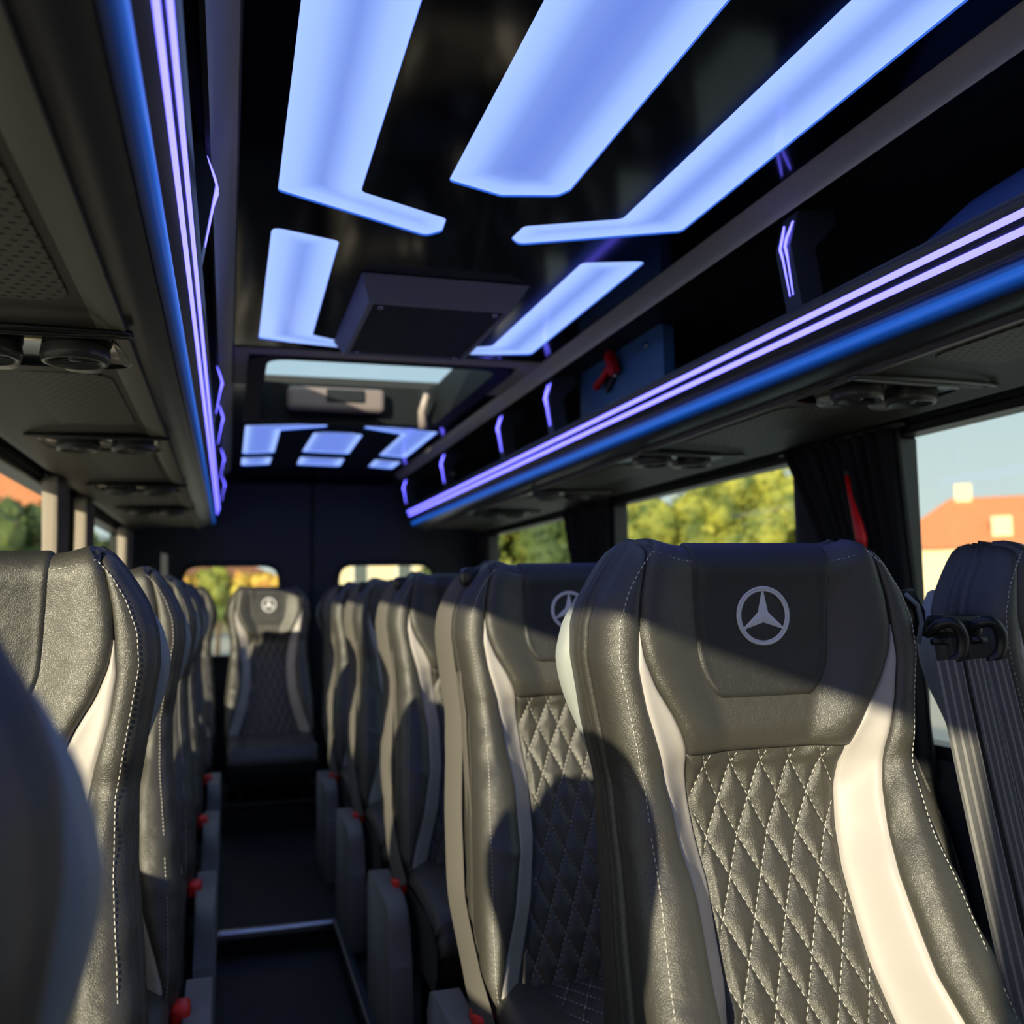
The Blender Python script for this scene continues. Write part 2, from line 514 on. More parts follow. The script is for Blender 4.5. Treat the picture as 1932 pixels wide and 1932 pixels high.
def sheet(y0, y1, holes):
    # flat gloss sheet with a cut-out under every light panel
    es = []
    for loop in [[(XC - CI, y0), (XC + CI, y0), (XC + CI, y1), (XC - CI, y1)]] + [rounded_panel(S(h)) for h in holes]:
        vs = [bm.verts.new((x, y, ZC)) for x, y in loop]
        es += [bm.edges.new((vs[i - 1], vs[i])) for i in range(len(vs))]
    bmesh.ops.triangle_fill(bm, edges=es, use_beauty=True, use_dissolve=False, normal=(0, 0, 1))
sheet(Y0, 2.70, [front_l, mirror(front_l), front_m, mid_l, mirror(mid_l)])
sheet(HY1 + .06, 5.30, [rear_l, mirror(rear_l), rear_m_, small_l, mirror(small_l), small_m])
# drop from the flat ceiling to the rear doors
prof = [(5.30, ZC), (5.45, ZC - .012), (5.56, ZC - .05), (5.56, ZC + .03), (5.30, ZC + .03)]
a = [bm.verts.new((XC - CI, y, z)) for y, z in prof]; b = [bm.verts.new((XC + CI, y, z)) for y, z in prof]
for k in range(5): bm.faces.new((a[k], a[(k + 1) % 5], b[(k + 1) % 5], b[k]))
bm.faces.new(a); bm.faces.new(b[::-1])
add_box(bm, (XC - CI, 3.17, ZC), (HX0 - .055, HY1 + .06, ZC + .03))
add_box(bm, (HX1 + .055, 3.17, ZC), (XC + CI, HY1 + .06, ZC + .03))
finish(obj('ceiling', bm, gloss), 'gloss black ceiling panel that carries the light panels', 'ceiling', kind='structure')
bm = bmesh.new()
add_box(bm, (XC - CI, 2.70, ZC - .004), (XC + CI, 2.765, ZC + .03))
add_box(bm, (XC - CI, 2.765, ZC - .004), (HX0 - .055, 3.17, ZC + .03))
add_box(bm, (HX1 + .055, 2.765, ZC - .004), (XC + CI, 3.17, ZC + .03))
finish(obj('trim_4', bm, headliner), 'beige fabric headliner strip just ahead of the roof hatch', 'trim', kind='structure')
# outer roof above everything
bm = bmesh.new()
rx0, rx1 = HX0, HX1
add_box(bm, (XL - .07, Y0 - .06, ZC + .17), (XR + .07, HY0 - .05, ZC + .2))
add_box(bm, (XL - .07, HY1 + .10, ZC + .17), (XR + .07, Y1 + .07, ZC + .2))
add_box(bm, (XL - .07, HY0 - .05, ZC + .17), (HX0 - .05, HY1 + .10, ZC + .2))
add_box(bm, (HX1 + .05, HY0 - .05, ZC + .17), (XR + .07, HY1 + .10, ZC + .2))
add_box(bm, (XL - .07, Y0 - .06, ZC + .1), (XL, Y1 + .07, ZC + .17))
add_box(bm, (XR, Y0 - .06, ZC + .1), (XR + .07, Y1 + .07, ZC + .17))
add_box(bm, (XL, Y0 - .06, ZC + .1), (XR, Y0, ZC + .17))
add_box(bm, (XL, Y1, ZC + .1), (XR, Y1 + .07, ZC + .17))
finish(obj('roof', bm, dark_matte), 'roof skin above the ceiling of the bus', 'roof', kind='structure')

# rails between ceiling and racks
for s, nm, lb in ((-1, 'trim_5', 'grey metal rail along the left edge of the ceiling'), (1, 'trim_6', 'grey metal rail along the right edge of the ceiling')):
    bm = bmesh.new()
    pr = [(CI, ZC + .004), (CI + .012, ZC - .004), (CI + .035, ZC - .018), (CI + .042, ZC - .03), (CI + .05, ZC - .025), (CI + .05, ZC + .03), (CI, ZC + .03)]
    prism_y(bm, [(XC + s * x, z) for x, z in pr], Y0, 5.45)
    finish(obj(nm, bm, alu, angle=math.radians(50)), lb, 'trim', kind='structure')
# coved side lining behind the racks
for s, nm, lb in ((-1, 'trim_7', 'dark curved lining behind the left rack'), (1, 'trim_8', 'dark curved lining behind the right rack')):
    bm = bmesh.new()
    inner = [(CI + .05, ZC - .01)]
    for k in range(7):
        a = k / 6 * math.pi / 2
        inner.append((HW - .17 + .168 * math.sin(a), ZC - .17 + .165 * math.cos(a)))
    inner.append((HW - .002, Z(.40)))
    pr = inner + [(HW + .0, Z(.40)), (HW + .0, ZC + .02), (CI + .05, ZC + .02)]
    prism_y(bm, [(XC + s * x, z) for x, z in pr], Y0, Y1)
    finish(obj(nm, bm, dark_matte, angle=math.radians(50)), lb, 'trim', kind='structure')

# ================================================================= CEILING LIGHTS
def ceiling_light(pts, label, group, r=.018, dark=1.0, zt=ZC, th=-.004):
    cx = sum(p[0] for p in pts) / len(pts); cy = sum(p[1] for p in pts) / len(pts)
    t = empty('ceiling_light', (cx, cy, zt))
    finish(t, label, 'ceiling light', group)
    poly = round_poly([(p[0] - cx, p[1] - cy) for p in pts], r)
    bm = bmesh.new()
    f = bm.faces.new([bm.verts.new((p.x, p.y, -th)) for p in poly])
    xs = [p.x for p in poly]; ys = [p.y for p in poly]
    for lo, hi, ax in ((min(xs), max(xs), 0), (min(ys), max(ys), 1)):
        st = .014
        k = lo + st
        while k < hi:
            no = (1, 0, 0) if ax == 0 else (0, 1, 0)
            co = (k, 0, 0) if ax == 0 else (0, k, 0)
            bmesh.ops.bisect_plane(bm, geom=bm.verts[:] + bm.edges[:] + bm.faces[:], plane_co=co, plane_no=no, dist=1e-5)
            k += st
    A = np.array([[p.x, p.y] for p in poly]); B = np.roll(A, -1, 0); D = B - A
    vals = []
    for v in bm.verts:
        p = np.array([v.co.x, v.co.y])
        tt = np.clip(((p - A) * D).sum(1) / (D * D).sum(1), 0, 1)
        vals.append(np.linalg.norm(A + D * tt[:, None] - p, axis=1).min())
    bmesh.ops.recalc_face_normals(bm, faces=bm.faces)
    for f in bm.faces:
        if f.normal.z > 0: f.normal_flip()
    me = bpy.data.meshes.new('diffuser'); bm.to_mesh(me); bm.free()
    at = me.attributes.new('edge', 'FLOAT', 'POINT')
    at.data.foreach_set('value', np.clip(np.array(vals) / .105 * dark, 0, 1).astype(np.float32))
    link_mesh('diffuser', me, acrylic, t, smooth=False)
    bm = bmesh.new()
    a = [bm.verts.new((p.x, p.y, -th)) for p in poly]
    c = [bm.verts.new((p.x, p.y, 0)) for p in poly]
    n = len(poly)
    for k in range(n): bm.faces.new((a[k], a[(k + 1) % n], c[(k + 1) % n], c[k]))
    obj('rim', bm, glow_rim, t)
    return t
ceiling_light(S(front_l), 'long blue L-shaped ceiling light on the left of the front trio', 'front ceiling lights')
ceiling_light(S(front_m), 'widest long blue ceiling light, the middle one of the front trio', 'front ceiling lights')
ceiling_light(S(mirror(front_l)), 'long blue L-shaped ceiling light on the right of the front trio', 'front ceiling lights')
ceiling_light(S(mid_l), 'short blue L-shaped ceiling light left of the square air outlet', 'middle ceiling lights')
ceiling_light(S(mirror(mid_l)), 'short blue L-shaped ceiling light right of the square air outlet', 'middle ceiling lights')
ceiling_light(S(rear_l), 'far blue L-shaped ceiling light on the left behind the roof hatch', 'rear ceiling lights', dark=2.3)
ceiling_light(S(rear_m_), 'far blue four-sided ceiling light in the middle behind the roof hatch', 'rear ceiling lights', dark=2.3)
ceiling_light(S(mirror(rear_l)), 'far blue L-shaped ceiling light on the right behind the roof hatch', 'rear ceiling lights', dark=2.3)
ceiling_light(S(small_l), 'small blue end light rearmost on the left of the ceiling', 'rearmost small ceiling lights', dark=1.7)
ceiling_light(S(small_m), 'small blue end light rearmost in the middle of the ceiling', 'rearmost small ceiling lights', dark=1.7)
ceiling_light(S(mirror(small_l)), 'small blue end light rearmost on the right of the ceiling', 'rearmost small ceiling lights', dark=1.7)

# ceiling air outlet
t = finish(empty('ceiling_vent', (.46, 2.3, ZC)), 'square dark grey air outlet hanging from the black ceiling', 'air vent')
bm = bmesh.new()
def frustum(bm, lo, hi, z0, lo2, hi2, z1, hole=None):
    a = [bm.verts.new((x, y, z0)) for x, y in ((lo[0], lo[1]), (hi[0], lo[1]), (hi[0], hi[1]), (lo[0], hi[1]))]
    b = [bm.verts.new((x, y, z1)) for x, y in ((lo2[0], lo2[1]), (hi2[0], lo2[1]), (hi2[0], hi2[1]), (lo2[0], hi2[1]))]
    for k in range(4): bm.faces.new((a[k], a[(k + 1) % 4], b[(k + 1) % 4], b[k]))
    return a, b
a, b = frustum(bm, (-.19, -.29), (.19, .29), -.002, (-.165, -.225), (.165, .262), -.045)
c = [bm.verts.new((v.co.x * .93, v.co.y * .93, -.045)) for v in b]
for k in range(4): bm.faces.new((b[k], b[(k + 1) % 4], c[(k + 1) % 4], c[k]))
d = [bm.verts.new((v.co.x, v.co.y, -.034)) for v in c]
for k in range(4): bm.faces.new((c[k], c[(k + 1) % 4], d[(k + 1) % 4], d[k]))
bm.faces.new(a)
obj('housing', bm, mat('vent_grey', (0.30, 0.30, 0.31), .5), t)
bm = bmesh.new()
for i in range(22):
    y = -.205 + i * .0205
    add_box(bm, (-.152, y, -.043), (.152, y + .007, -.036))
for x in (-.1, 0, .1): add_box(bm, (x - .003, -.206, -.040), (x + .003, .242, -.035))
add_box(bm, (-.152, -.208, -.035), (.152, .243, -.033))
obj('grille', bm, mat('grille_plastic', (0.06, 0.065, 0.07), .5), t)
for x, y in ((-.135, -.19), (.135, -.19), (-.135, .225), (.135, .225)):
    bm = bmesh.new(); lathe(bm, [(.007, 0), (.007, -.004), (.004, -.006)], (x, y, -.044), 12); obj('screw', bm, chrome, t, smooth=True)

# roof hatch
t = finish(empty('roof_hatch', ((HX0 + HX1) / 2, (HY0 + HY1) / 2, ZC)), 'roof hatch with pale glass set in the ceiling behind the air outlet', 'roof hatch')
hx, hy = (HX1 - HX0) / 2, (HY1 - HY0) / 2
bm = bmesh.new()
inn = round_poly([(-hx, -hy), (hx, -hy), (hx, hy), (-hx, hy)], .07, 6)
outr = round_poly([(-hx - .055, -hy - .055), (hx + .055, -hy - .055), (hx + .055, hy + .055), (-hx - .055, hy + .055)], .1, 6)
rings = []
for poly, z in ((outr, .0), (outr, -.006), (inn, -.003), (inn, .15), (outr, .15)):
    rings.append([bm.verts.new((p[0], p[1], z)) for p in poly])
for a, b in zip(rings, rings[1:]):
    for k in range(len(a)): bm.faces.new((a[k], a[(k + 1) % len(a)], b[(k + 1) % len(a)], b[k]))
obj('frame', bm, mat('hatch_frame_plastic', (0.012, 0.014, 0.016), .6, spec=.15), t, angle=math.radians(40))
bm = bmesh.new(); add_box(bm, (-hx, -hy, .150), (hx, hy, .155)); obj('glass_pane', bm, hatch_glass, t)
bm = bmesh.new()
add_box(bm, (-.24, hy - .07, .03), (.14, hy - .012, .125), .02, 3)
hd = obj('handle_box', bm, mat('hatch_handle_plastic', (0.26, 0.20, 0.18), .4), t, smooth=False)
bm = bmesh.new(); add_box(bm, (-.09, hy - .078, .065), (.06, hy - .068, .115), .004, 1); obj('handle_recess', bm, dark_pl, hd)
bm = bmesh.new(); tube(bm, [(hx - .05, hy - .12, .10), (hx - .06, hy - .07, .04), (hx - .05, hy - .05, -.02)], [.012, .016, .022], 10); obj('latch', bm, mat('latch_plastic', (0.5, 0.4, 0.34), .3), t, smooth=True)

# ================================================================= LUGGAGE RACKS
def rack(s, label):
    X = lambda a: XC + s * a
    t = finish(empty('luggage_rack', (X(.74), 2.0, Z(.39))), label, 'luggage rack', 'overhead luggage racks')
    ox, oy, oz = t.location
    def sweep(name, prof, y0, y1, m, angle=35, parent=t):
        bm = bmesh.new(); prism_y(bm, [(X(a) - ox, Z(z) - oz) for a, z in prof], y0 - oy, y1 - oy)
        return obj(name, bm, m, parent, angle=math.radians(angle))
    ye = 5.30
    # front fascia: curved satin profile
    pr = [(.500, .497), (.4995, .490), (.506, .480), (.5185, .451), (.532, .446), (.5375, .438), (.535, .430), (.5305, .422), (.530, .414), (.5335, .406), (.541, .399), (.555, .392), (.572, .386), (.586, .384), (.600, .384), (.600, .40), (.575, .42), (.55, .45), (.52, .49), (.508, .500)]
    sweep('fascia', pr, Y0, ye, fascia_m, 60)
    sweep('led_strip', [(.5050, .4795), (.5065, .4725), (.5095, .4705), (.5085, .4785)], Y0, ye, led_m)
    sweep('led_strip', [(.5130, .4600), (.5150, .4530), (.5180, .4510), (.5165, .4595)], Y0, ye, led_m)
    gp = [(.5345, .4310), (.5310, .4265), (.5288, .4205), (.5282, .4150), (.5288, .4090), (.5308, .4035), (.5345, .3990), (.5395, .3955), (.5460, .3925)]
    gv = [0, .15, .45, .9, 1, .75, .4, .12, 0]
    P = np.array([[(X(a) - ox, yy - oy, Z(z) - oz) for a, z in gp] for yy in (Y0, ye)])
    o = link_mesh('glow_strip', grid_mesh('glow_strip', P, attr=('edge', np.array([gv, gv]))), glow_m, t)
    sweep('shelf', [(.600, .395), (.600, .405), (.955, .410), (.955, .398)], Y0, ye, dark_matte)
    sweep('edge_trim', [(.598, .372), (.600, .386), (.640, .394), (.640, .384), (.615, .374)], Y0, ye, mat('trim_plastic', (0.13, 0.115, 0.09), .5), 20)
    # underside skin, split by the lamp-and-air units
    sweep('underside', [(.640, .384), (.640, .394), (.952, .394), (.952, .372), (.93, .366), (.90, .370), (.86, .380)], Y0, ye, mat('underside_plastic', (0.060, 0.053, 0.042), .5), 20)
    return t, ox, oy, oz, X
def vent_unit(x, y, s, label):
    t = finish(empty('reading_light_unit', (x, y, Z(.381))), label, 'reading lights and air vents', 'lamp and air vent units under the racks')
    bm = bmesh.new()
    poly = round_poly([(-.145, -.12), (.125, -.12), (.145, .09), (-.145, .09)], .055, 6)
    a = [bm.verts.new((p[0], p[1], .0)) for p in poly]; b = [bm.verts.new((p[0] * .96, p[1] * .95, -.008)) for p in poly]
    c = [bm.verts.new((p[0] * .9, p[1] * .86, -.003)) for p in poly]
    for u, v in ((a, b), (b, c)):
        for k in range(len(u)): bm.faces.new((u[k], u[(k + 1) % len(u)], v[(k + 1) % len(u)], v[k]))
    bm.faces.new(c); obj('housing', bm, gloss, t, angle=math.radians(40))
    for dx in (-.058, .062):
        bm = bmesh.new()
        lathe(bm, [(.047, -.003), (.049, -.016), (.046, -.026), (.040, -.027), (.034, -.018), (.012, -.012), (.010, -.022), (.004, -.024)], (dx, -.025 + .07 * 0, 0), 28)
        v = obj('air_vent', bm, mat('vent_ring_plastic', (0.06, 0.06, 0.06), .3), t, smooth=True)
        bm = bmesh.new()
        for k in range(3):
            add_box(bm, (dx - .030, -.025 - .014 + k * .014 - .002, -.021), (dx + .030, -.025 - .014 + k * .014 + .002, -.014))
        obj('louvre', bm, dark_pl, v)
        bm = bmesh.new()
        lathe(bm, [(.030, -.003), (.031, -.012), (.026, -.018), (.0, -.0185)][:3] , (dx, .052, 0), 24)
        obj('reading_lamp', bm, clear_lens, t, smooth=True)
    bm = bmesh.new()
    pts = [(-.15 + .30 * k / 16, -.150 - .022 * math.sin(math.pi * k / 16), -.010 - .004 * math.sin(math.pi * k / 16)) for k in range(17)]
    back = [(.15 - .30 * k / 16, -.128 + .008 * math.sin(math.pi * k / 16), -.008) for k in range(17)]
    loop = pts + back; loop += loop[:2]
    tube(bm, loop, .0045, 8, False)
    obj('bezel_handle', bm, dark_pl if s < 0 else mat('bezel_metal', (.14, .14, .14), .3, metal=.6), t, smooth=True)
    return t
unitY = [-.15, 1.55, 2.45, 3.40, 4.22]
wrd = ['nearest', 'second', 'third', 'fourth', 'rearmost']
for s, side in ((-1, 'left'), (1, 'right')):
    t, ox, oy, oz, X = rack(s, 'long open overhead rack with twin violet light lines on the %s' % side)
    ys = unitY
    for i, y in enumerate(ys):
        if i == 0: continue
        rx = 1 if s > 0 else 1
        vent_unit(X(.742), y, s, '%s lamp and air vent unit under the %s rack' % (wrd[i], side))
    # perforated panels between units
    edges = [Y0 + .05] + [v for y in ys for v in (y - .24, y + .16)] + [5.25]
    k = 0
    for a, b in zip(edges[::2], edges[1::2]):
        if b - a < .1: continue
        bm = bmesh.new()
        cy = (a + b) / 2
        poly = round_poly([(-.105, a - cy), (.105, a - cy), (.105, b - cy), (-.105, b - cy)], .05, 5)
        va = [bm.verts.new((p[0], p[1], .003)) for p in poly]; vb = [bm.verts.new((p[0] * .97, p[1] * .985, -.0025)) for p in poly]
        for q in range(len(va)): bm.faces.new((va[q], va[(q + 1) % len(va)], vb[(q + 1) % len(va)], vb[q]))
        bm.faces.new(vb)
        o = obj('perforated_panel', bm, perforated, t)
        o.location = (X(.755) - ox, cy - oy, Z(.3835) - oz)
    # chevron lamps on the rack brackets
    for i, y in enumerate([1.43, 2.76, 3.31, 4.28, 5.27]):
        c = finish(empty('rack_bracket', (X(.508), y, Z(.50))), '%s bent rack bracket with twin violet light lines, %s rack' % (['nearest', 'second', 'third', 'fourth', 'rearmost'][i], side), 'bracket', 'lit brackets of the racks')
        def P(a, z, dy=0.0): return (s * (a - .508), dy, z - .50)
        bm = bmesh.new()
        prof = [(.500, .498), (.482, .607), (.500, .668), (.575, .680), (.575, .648), (.532, .605), (.545, .500)]
        va = [bm.verts.new(P(x, z, -.012)) for x, z in prof]; vb = [bm.verts.new(P(x, z, .036)) for x, z in prof]
        n = len(prof)
        for q in range(n): bm.faces.new((va[q], va[(q + 1) % n], vb[(q + 1) % n], vb[q]))
        bm.faces.new(va); bm.faces.new(vb[::-1])
        obj('arm', bm, fascia_m, c)
        for dy in (.002, .018):
            bm = bmesh.new()
            k2 = 1 if dy < .01 else 0
            if s > 0 or True:
                pts = [P(.4975, .522, dy + (.006 if k2 else -.000)), P(.486, .585, dy + .002 * k2), P(.4795, .606, dy), P(.4835, .622, dy), P(.4955, .652, dy + (-.004 if k2 else .008))]
            tube(bm, pts, .0024, 8)
            obj('led_strip', bm, led_m, c, smooth=True)

# things in the right rack
t = finish(empty('hammer_mounting_plate', (1.06, 2.48, Z(.405))), 'lining plate, LED blue put into its colour, standing in the right rack behind the red hammer', 'panel')
bm = bmesh.new()
poly = round_poly([(-.30, .0), (.30, .0), (.30, .275), (-.30, .275)], [.09, .02, .02, .02], 5)
va = [bm.verts.new((.0, p[0], p[1] + .01)) for p in poly]; vb = [bm.verts.new((.03, p[0], p[1] + .01)) for p in poly]
for q in range(len(va)): bm.faces.new((va[q], va[(q + 1) % len(va)], vb[(q + 1) % len(va)], vb[q]))
bm.faces.new(va); bm.faces.new(vb[::-1])
o = obj('plate', bm, mat('led_tinted_plate', (0.06, 0.16, 0.34), .45), t)  # blue LED light on the plate is put into its base colour
for yy in (-.2, .1):
    bm = bmesh.new(); lathe(bm, [(.008, 0), (.008, .004), (.004, .006)], (0, 0, 0), 10)
    q = obj('screw', bm, chrome, t, smooth=True); q.rotation_euler = (0, -math.pi / 2, 0); q.location = (0, yy, .25)
def hammer(loc, rot, label, k=1.0):
    t = finish(empty('emergency_hammer', loc), label, 'emergency hammer', 'red emergency hammers')
    t.rotation_euler = rot
    bm = bmesh.new(); add_box(bm, (-.012 * k, -.035 * k, .028 * k), (.012 * k, .035 * k, .056 * k), .005 * k); obj('hammer_head', bm, red_m, t)
    bm = bmesh.new(); tube(bm, [(0, 0, .03 * k), (0, .008 * k, -.01 * k), (0, .02 * k, -.07 * k)], [.010 * k, .009 * k, .012 * k], 10); obj('handle', bm, red_m, t, smooth=True)
    for y in (-.042, .042):
        bm = bmesh.new(); tube(bm, [(0, y * k * .8, .042 * k), (0, y * k * 1.15, .042 * k)], [.006 * k, .002 * k], 8); obj('steel_tip', bm, chrome, t, smooth=True)
    bm = bmesh.new(); add_box(bm, (.010 * k, -.02 * k, -.05 * k), (.020 * k, .03 * k, .03 * k), .003); obj('holder', bm, dark_pl, t)
    return t
hammer((1.035, 2.50, Z(.625)), (math.radians(60), 0, 0), 'red emergency hammer on the lining plate in the right rack', 1.1)
hammer((-.062, 1.86, Z(.545)), (0, math.radians(0), math.radians(180)), 'red emergency hammer seen past the left rack lights', 1.0)
t = finish(empty('rack_liner', (1.15, .62, Z(.41))), 'rounded panel, LED blue put into its colour, lying in the right rack nearest the front', 'liner')
bm = bmesh.new()
tube(bm, [(0, -.55, .112), (0, .3, .112), (-.01, .55, .12), (-.03, .70, .14)], [.11, .106, .08, .02], 24); obj('roll', bm, mat('led_tinted_liner', (0.06, 0.12, 0.36), .7), t, smooth=True)  # rounded rack panel; LED blue on it is put into the base colour
for yy in (-.3, .15):
    bm = bmesh.new()
    tube(bm, [(.112 * math.cos(a), yy, .112 + .112 * math.sin(a)) for a in [2 * math.pi * k / 20 for k in range(21)]], .004, 6, False); obj('strap', bm, dark_pl, t, smooth=True)

# ================================================================= CURTAINS
def curtain(x, pl, z0, z1, m, label, amp=.013, nf=9, tie=None):
    # pl(zfrac) -> (ya, yb), zfrac 0 bottom .. 1 top
    t = finish(empty('curtain', (x, sum(pl(1)) / 2, z0)), label, 'curtain', 'pleated window curtains')
    oy = t.location.y
    nu, nv = 140, 40
    P = np.zeros((nu, nv, 3))
    for j in range(nv):
        f = j / (nv - 1); a, b = pl(f)
        for i in range(nu):
            u = i / (nu - 1)
            ph = u * nf * 2 * math.pi + .5 * math.sin(u * 9 + f * 2)
            P[i, j] = (amp * math.sin(ph) + .004 * math.sin(ph * 2.3 + f * 5), a + (b - a) * u - oy + .004 * math.cos(ph), f * (z1 - z0))
    me = grid_mesh('cloth', P)
    o = link_mesh('cloth', me, m, t)
    md = o.modifiers.new('thickness', 'SOLIDIFY'); md.thickness = .003; md.offset = 0
    bm = bmesh.new(); a, b = pl(1)
    tube(bm, [(.0, a - oy - .03, z1 - z0 + .002), (.0, b - oy + .03, z1 - z0 + .002)], .007, 8)
    obj('curtain_rail', bm, dark_pl, t, smooth=True)
    return t
def lerp(a, b, f): return a + (b - a) * f
cz0, cz1 = Z(-.40), Z(.362)
curtain(XR - .022, lambda f: (1.70 + .07 * f, 1.97 + .05 * f + .18 * max(0, (f - .5) / .5) ** 1.3), cz0, cz1, curtain_m, 'gathered black curtain on the right between yellow building and green trees')
curtain(XR - .022, lambda f: (3.47, 3.72 + .22 * f ** 1.5), cz0, cz1, curtain_m, 'black curtain on the right at the far end of the tree window', nf=8)
curtain(XR - .022, lambda f: (5.28, 5.48), cz0, cz1, curtain_m, 'rearmost black curtain on the right side', nf=6)
curtain(XR - .022, lambda f: (.02, .30), cz0, cz1, curtain_m, 'black curtain on the right ahead of the double seats', nf=6)
curtain(XL + .026, lambda f: (3.02 - .03 * f, 3.20 + .03 * f), cz0, cz1, curtain_l, 'pleated curtain in a sunlit-lightened tone at the left window with the orange roof', nf=7, amp=.020)
curtain(XL + .026, lambda f: (3.58, 3.82), cz0, cz1, curtain_l, 'pleated curtain in a sunlit-lightened tone on the dark pillar behind the left orange roof', nf=7, amp=.020)
curtain(XL + .026, lambda f: (4.95, 5.3), cz0, cz1, curtain_l, 'curtain in a sunlit-lightened tone at the rearmost left window', nf=7, amp=.020)
# red pull loop on the right pillar curtain
t = finish(empty('window_hammer', (XR - .080, 1.835, Z(.17))), 'slim red window-breaker handle hanging on the large black right curtain', 'emergency hammer')
bm = bmesh.new()
tube(bm, [(0, .032, .09), (0, .022, .04), (0, .004, -.01), (0, -.010, -.055), (0, -.016, -.078)], [.005, .005, .010, .013, .007], 12)
obj('handle', bm, red_m, t, smooth=True)
bm = bmesh.new(); tube(bm, [(0, .032, .09), (0, .036, .11)], .006, 8); obj('hook', bm, dark_pl, t, smooth=True)

# ================================================================= SEATS
TT = np.linspace(0, .80, 801)
def curve(pts, sm=9):
    t = [p[0] for p in pts]; v = [p[1] for p in pts]
    y = np.interp(TT, t, v)
    k = np.hanning(sm * 4 + 3); k /= k.sum()
    h = len(k) // 2
    yy = np.concatenate([2 * y[0] - y[1:h + 1][::-1], y, 2 * y[-1] - y[-h - 1:-1][::-1]])
    return np.convolve(yy, k, 'valid')
ZT = 1.182
T_BOT = .755
hw_c = curve([(0, .150), (.012, .172), (.03, .189), (.055, .206), (.09, .219), (.13, .222), (.20, .211), (.28, .199), (.36, .202), (.46, .214), (.60, .228), (.70, .232), (.76, .225), (.8, .22)], 5)
in_c = curve([(0, .155), (.03, .166), (.06, .174), (.10, .177), (.13, .172), (.165, .158), (.20, .136), (.23, .121), (.25, .113), (.30, .105), (.40, .094), (.50, .098), (.60, .118), (.70, .152), (.76, .172), (.8, .18)], 5)
st_c = curve([(0, .155), (.03, .166), (.06, .174), (.10, .1785), (.14, .182), (.19, .174), (.25, .157), (.30, .148), (.40, .137), (.50, .143), (.60, .170), (.70, .205), (.76, .216), (.8, .215)], 5)
hc_c = curve([(0, .004), (.05, .008), (.12, .010), (.18, .018), (.22, .024), (.24, .020), (.255, .008), (.27, .0), (.35, -.002), (.45, .006), (.58, .012), (.75, .010), (.8, .01)], 6)
A_c = curve([(0, .020), (.06, .034), (.12, .040), (.22, .046), (.30, .062), (.40, .084), (.55, .096), (.70, .080), (.8, .05)], 12)
W_c = curve([(0, .014), (.06, .026), (.12, .032), (.20, .030), (.25, .02), (.30, .0), (.8, 0)], 10)
r_c = curve([(0, .004), (.05, .014), (.12, .016), (.20, .020), (.26, .020), (.35, .006), (.45, -.028), (.55, -.070), (.65, -.112), (.75, -.150), (.8, -.165)], 12)
def cv(c, t): return np.interp(t, TT, c)
def smooth(a, b, x):
    u = np.clip((x - a) / np.maximum(b - a, 1e-6), 0, 1); return u * u * (3 - 2 * u)
def base(x, t):
    ax = np.abs(x); hw = cv(hw_c, t); inn = cv(in_c, t)
    head = smooth(.262, .235, -0 + t) if False else 1 - smooth(.245, .262, t)
    B_head = cv(hc_c, t) * (1 - .6 * smooth(inn * .6, inn * 1.2, ax)) + cv(W_c, t) * smooth(inn * .45, inn * .95, ax)
    B = B_head + np.maximum(cv(A_c, t) - cv(W_c, t), 0) * smooth(inn * .95, np.minimum(inn + .075, hw * .93), ax)
    r = .034
    e_ = np.clip((ax - (hw - r)) / r, 0, 1)
    roll = r * (1 - np.sqrt(np.maximum(1 - e_ ** 2, 0)))
    e2 = np.clip((.030 - t) / .030, 0, 1)
    roll2 = .030 * (1 - np.sqrt(np.maximum(1 - e2 ** 2, 0)))
    z = ZT - t + .012 * np.exp(-((ax - .155) / .028) ** 2) * np.exp(-(t / .05) ** 2)
    y = cv(r_c, t) - B + roll + roll2 * .9
    return np.stack([x, y, z], -1)
def normal(x, t):
    h = 1e-3
    a = base(x + h, t) - base(x - h, t); b = base(x, t + h) - base(x, np.maximum(t - h, 0))
    n = np.cross(a, b)
    n /= np.maximum(np.linalg.norm(n, axis=-1, keepdims=True), 1e-9)
    n[n[..., 1] > 0] *= -1
    return n
def patch(name, xl, xr, t0, t1, nu, nv, h, wd=.010, extra=None, sides=(1, 1, 1, 1), sink=.002):
    tt = np.linspace(t0, t1, nv)[None, :].repeat(nu, 0)
    uu = np.linspace(0, 1, nu)
    # denser near edges
    uu = (.5 - .5 * np.cos(uu * np.pi)) * .5 + uu * .5
    uu = uu[:, None].repeat(nv, 1)
    a = xl(tt); b = xr(tt)
    x = a + (b - a) * uu
    d = np.full_like(x, 1.0)
    if sides[0]: d = np.minimum(d, x - a)
    if sides[1]: d = np.minimum(d, b - x)
    if sides[2]: d = np.minimum(d, tt - t0)
    if sides[3]: d = np.minimum(d, t1 - tt)
    q = np.clip(d / wd, 0, 1)
    off = h * np.sqrt(np.maximum(1 - (1 - q) ** 2, 0)) - sink
    if extra is not None: off = off + extra(x, tt) * smooth(0, .01, d)
    P = base(x, tt) + normal(x, tt) * off[..., None]
    return grid_mesh(name, P)

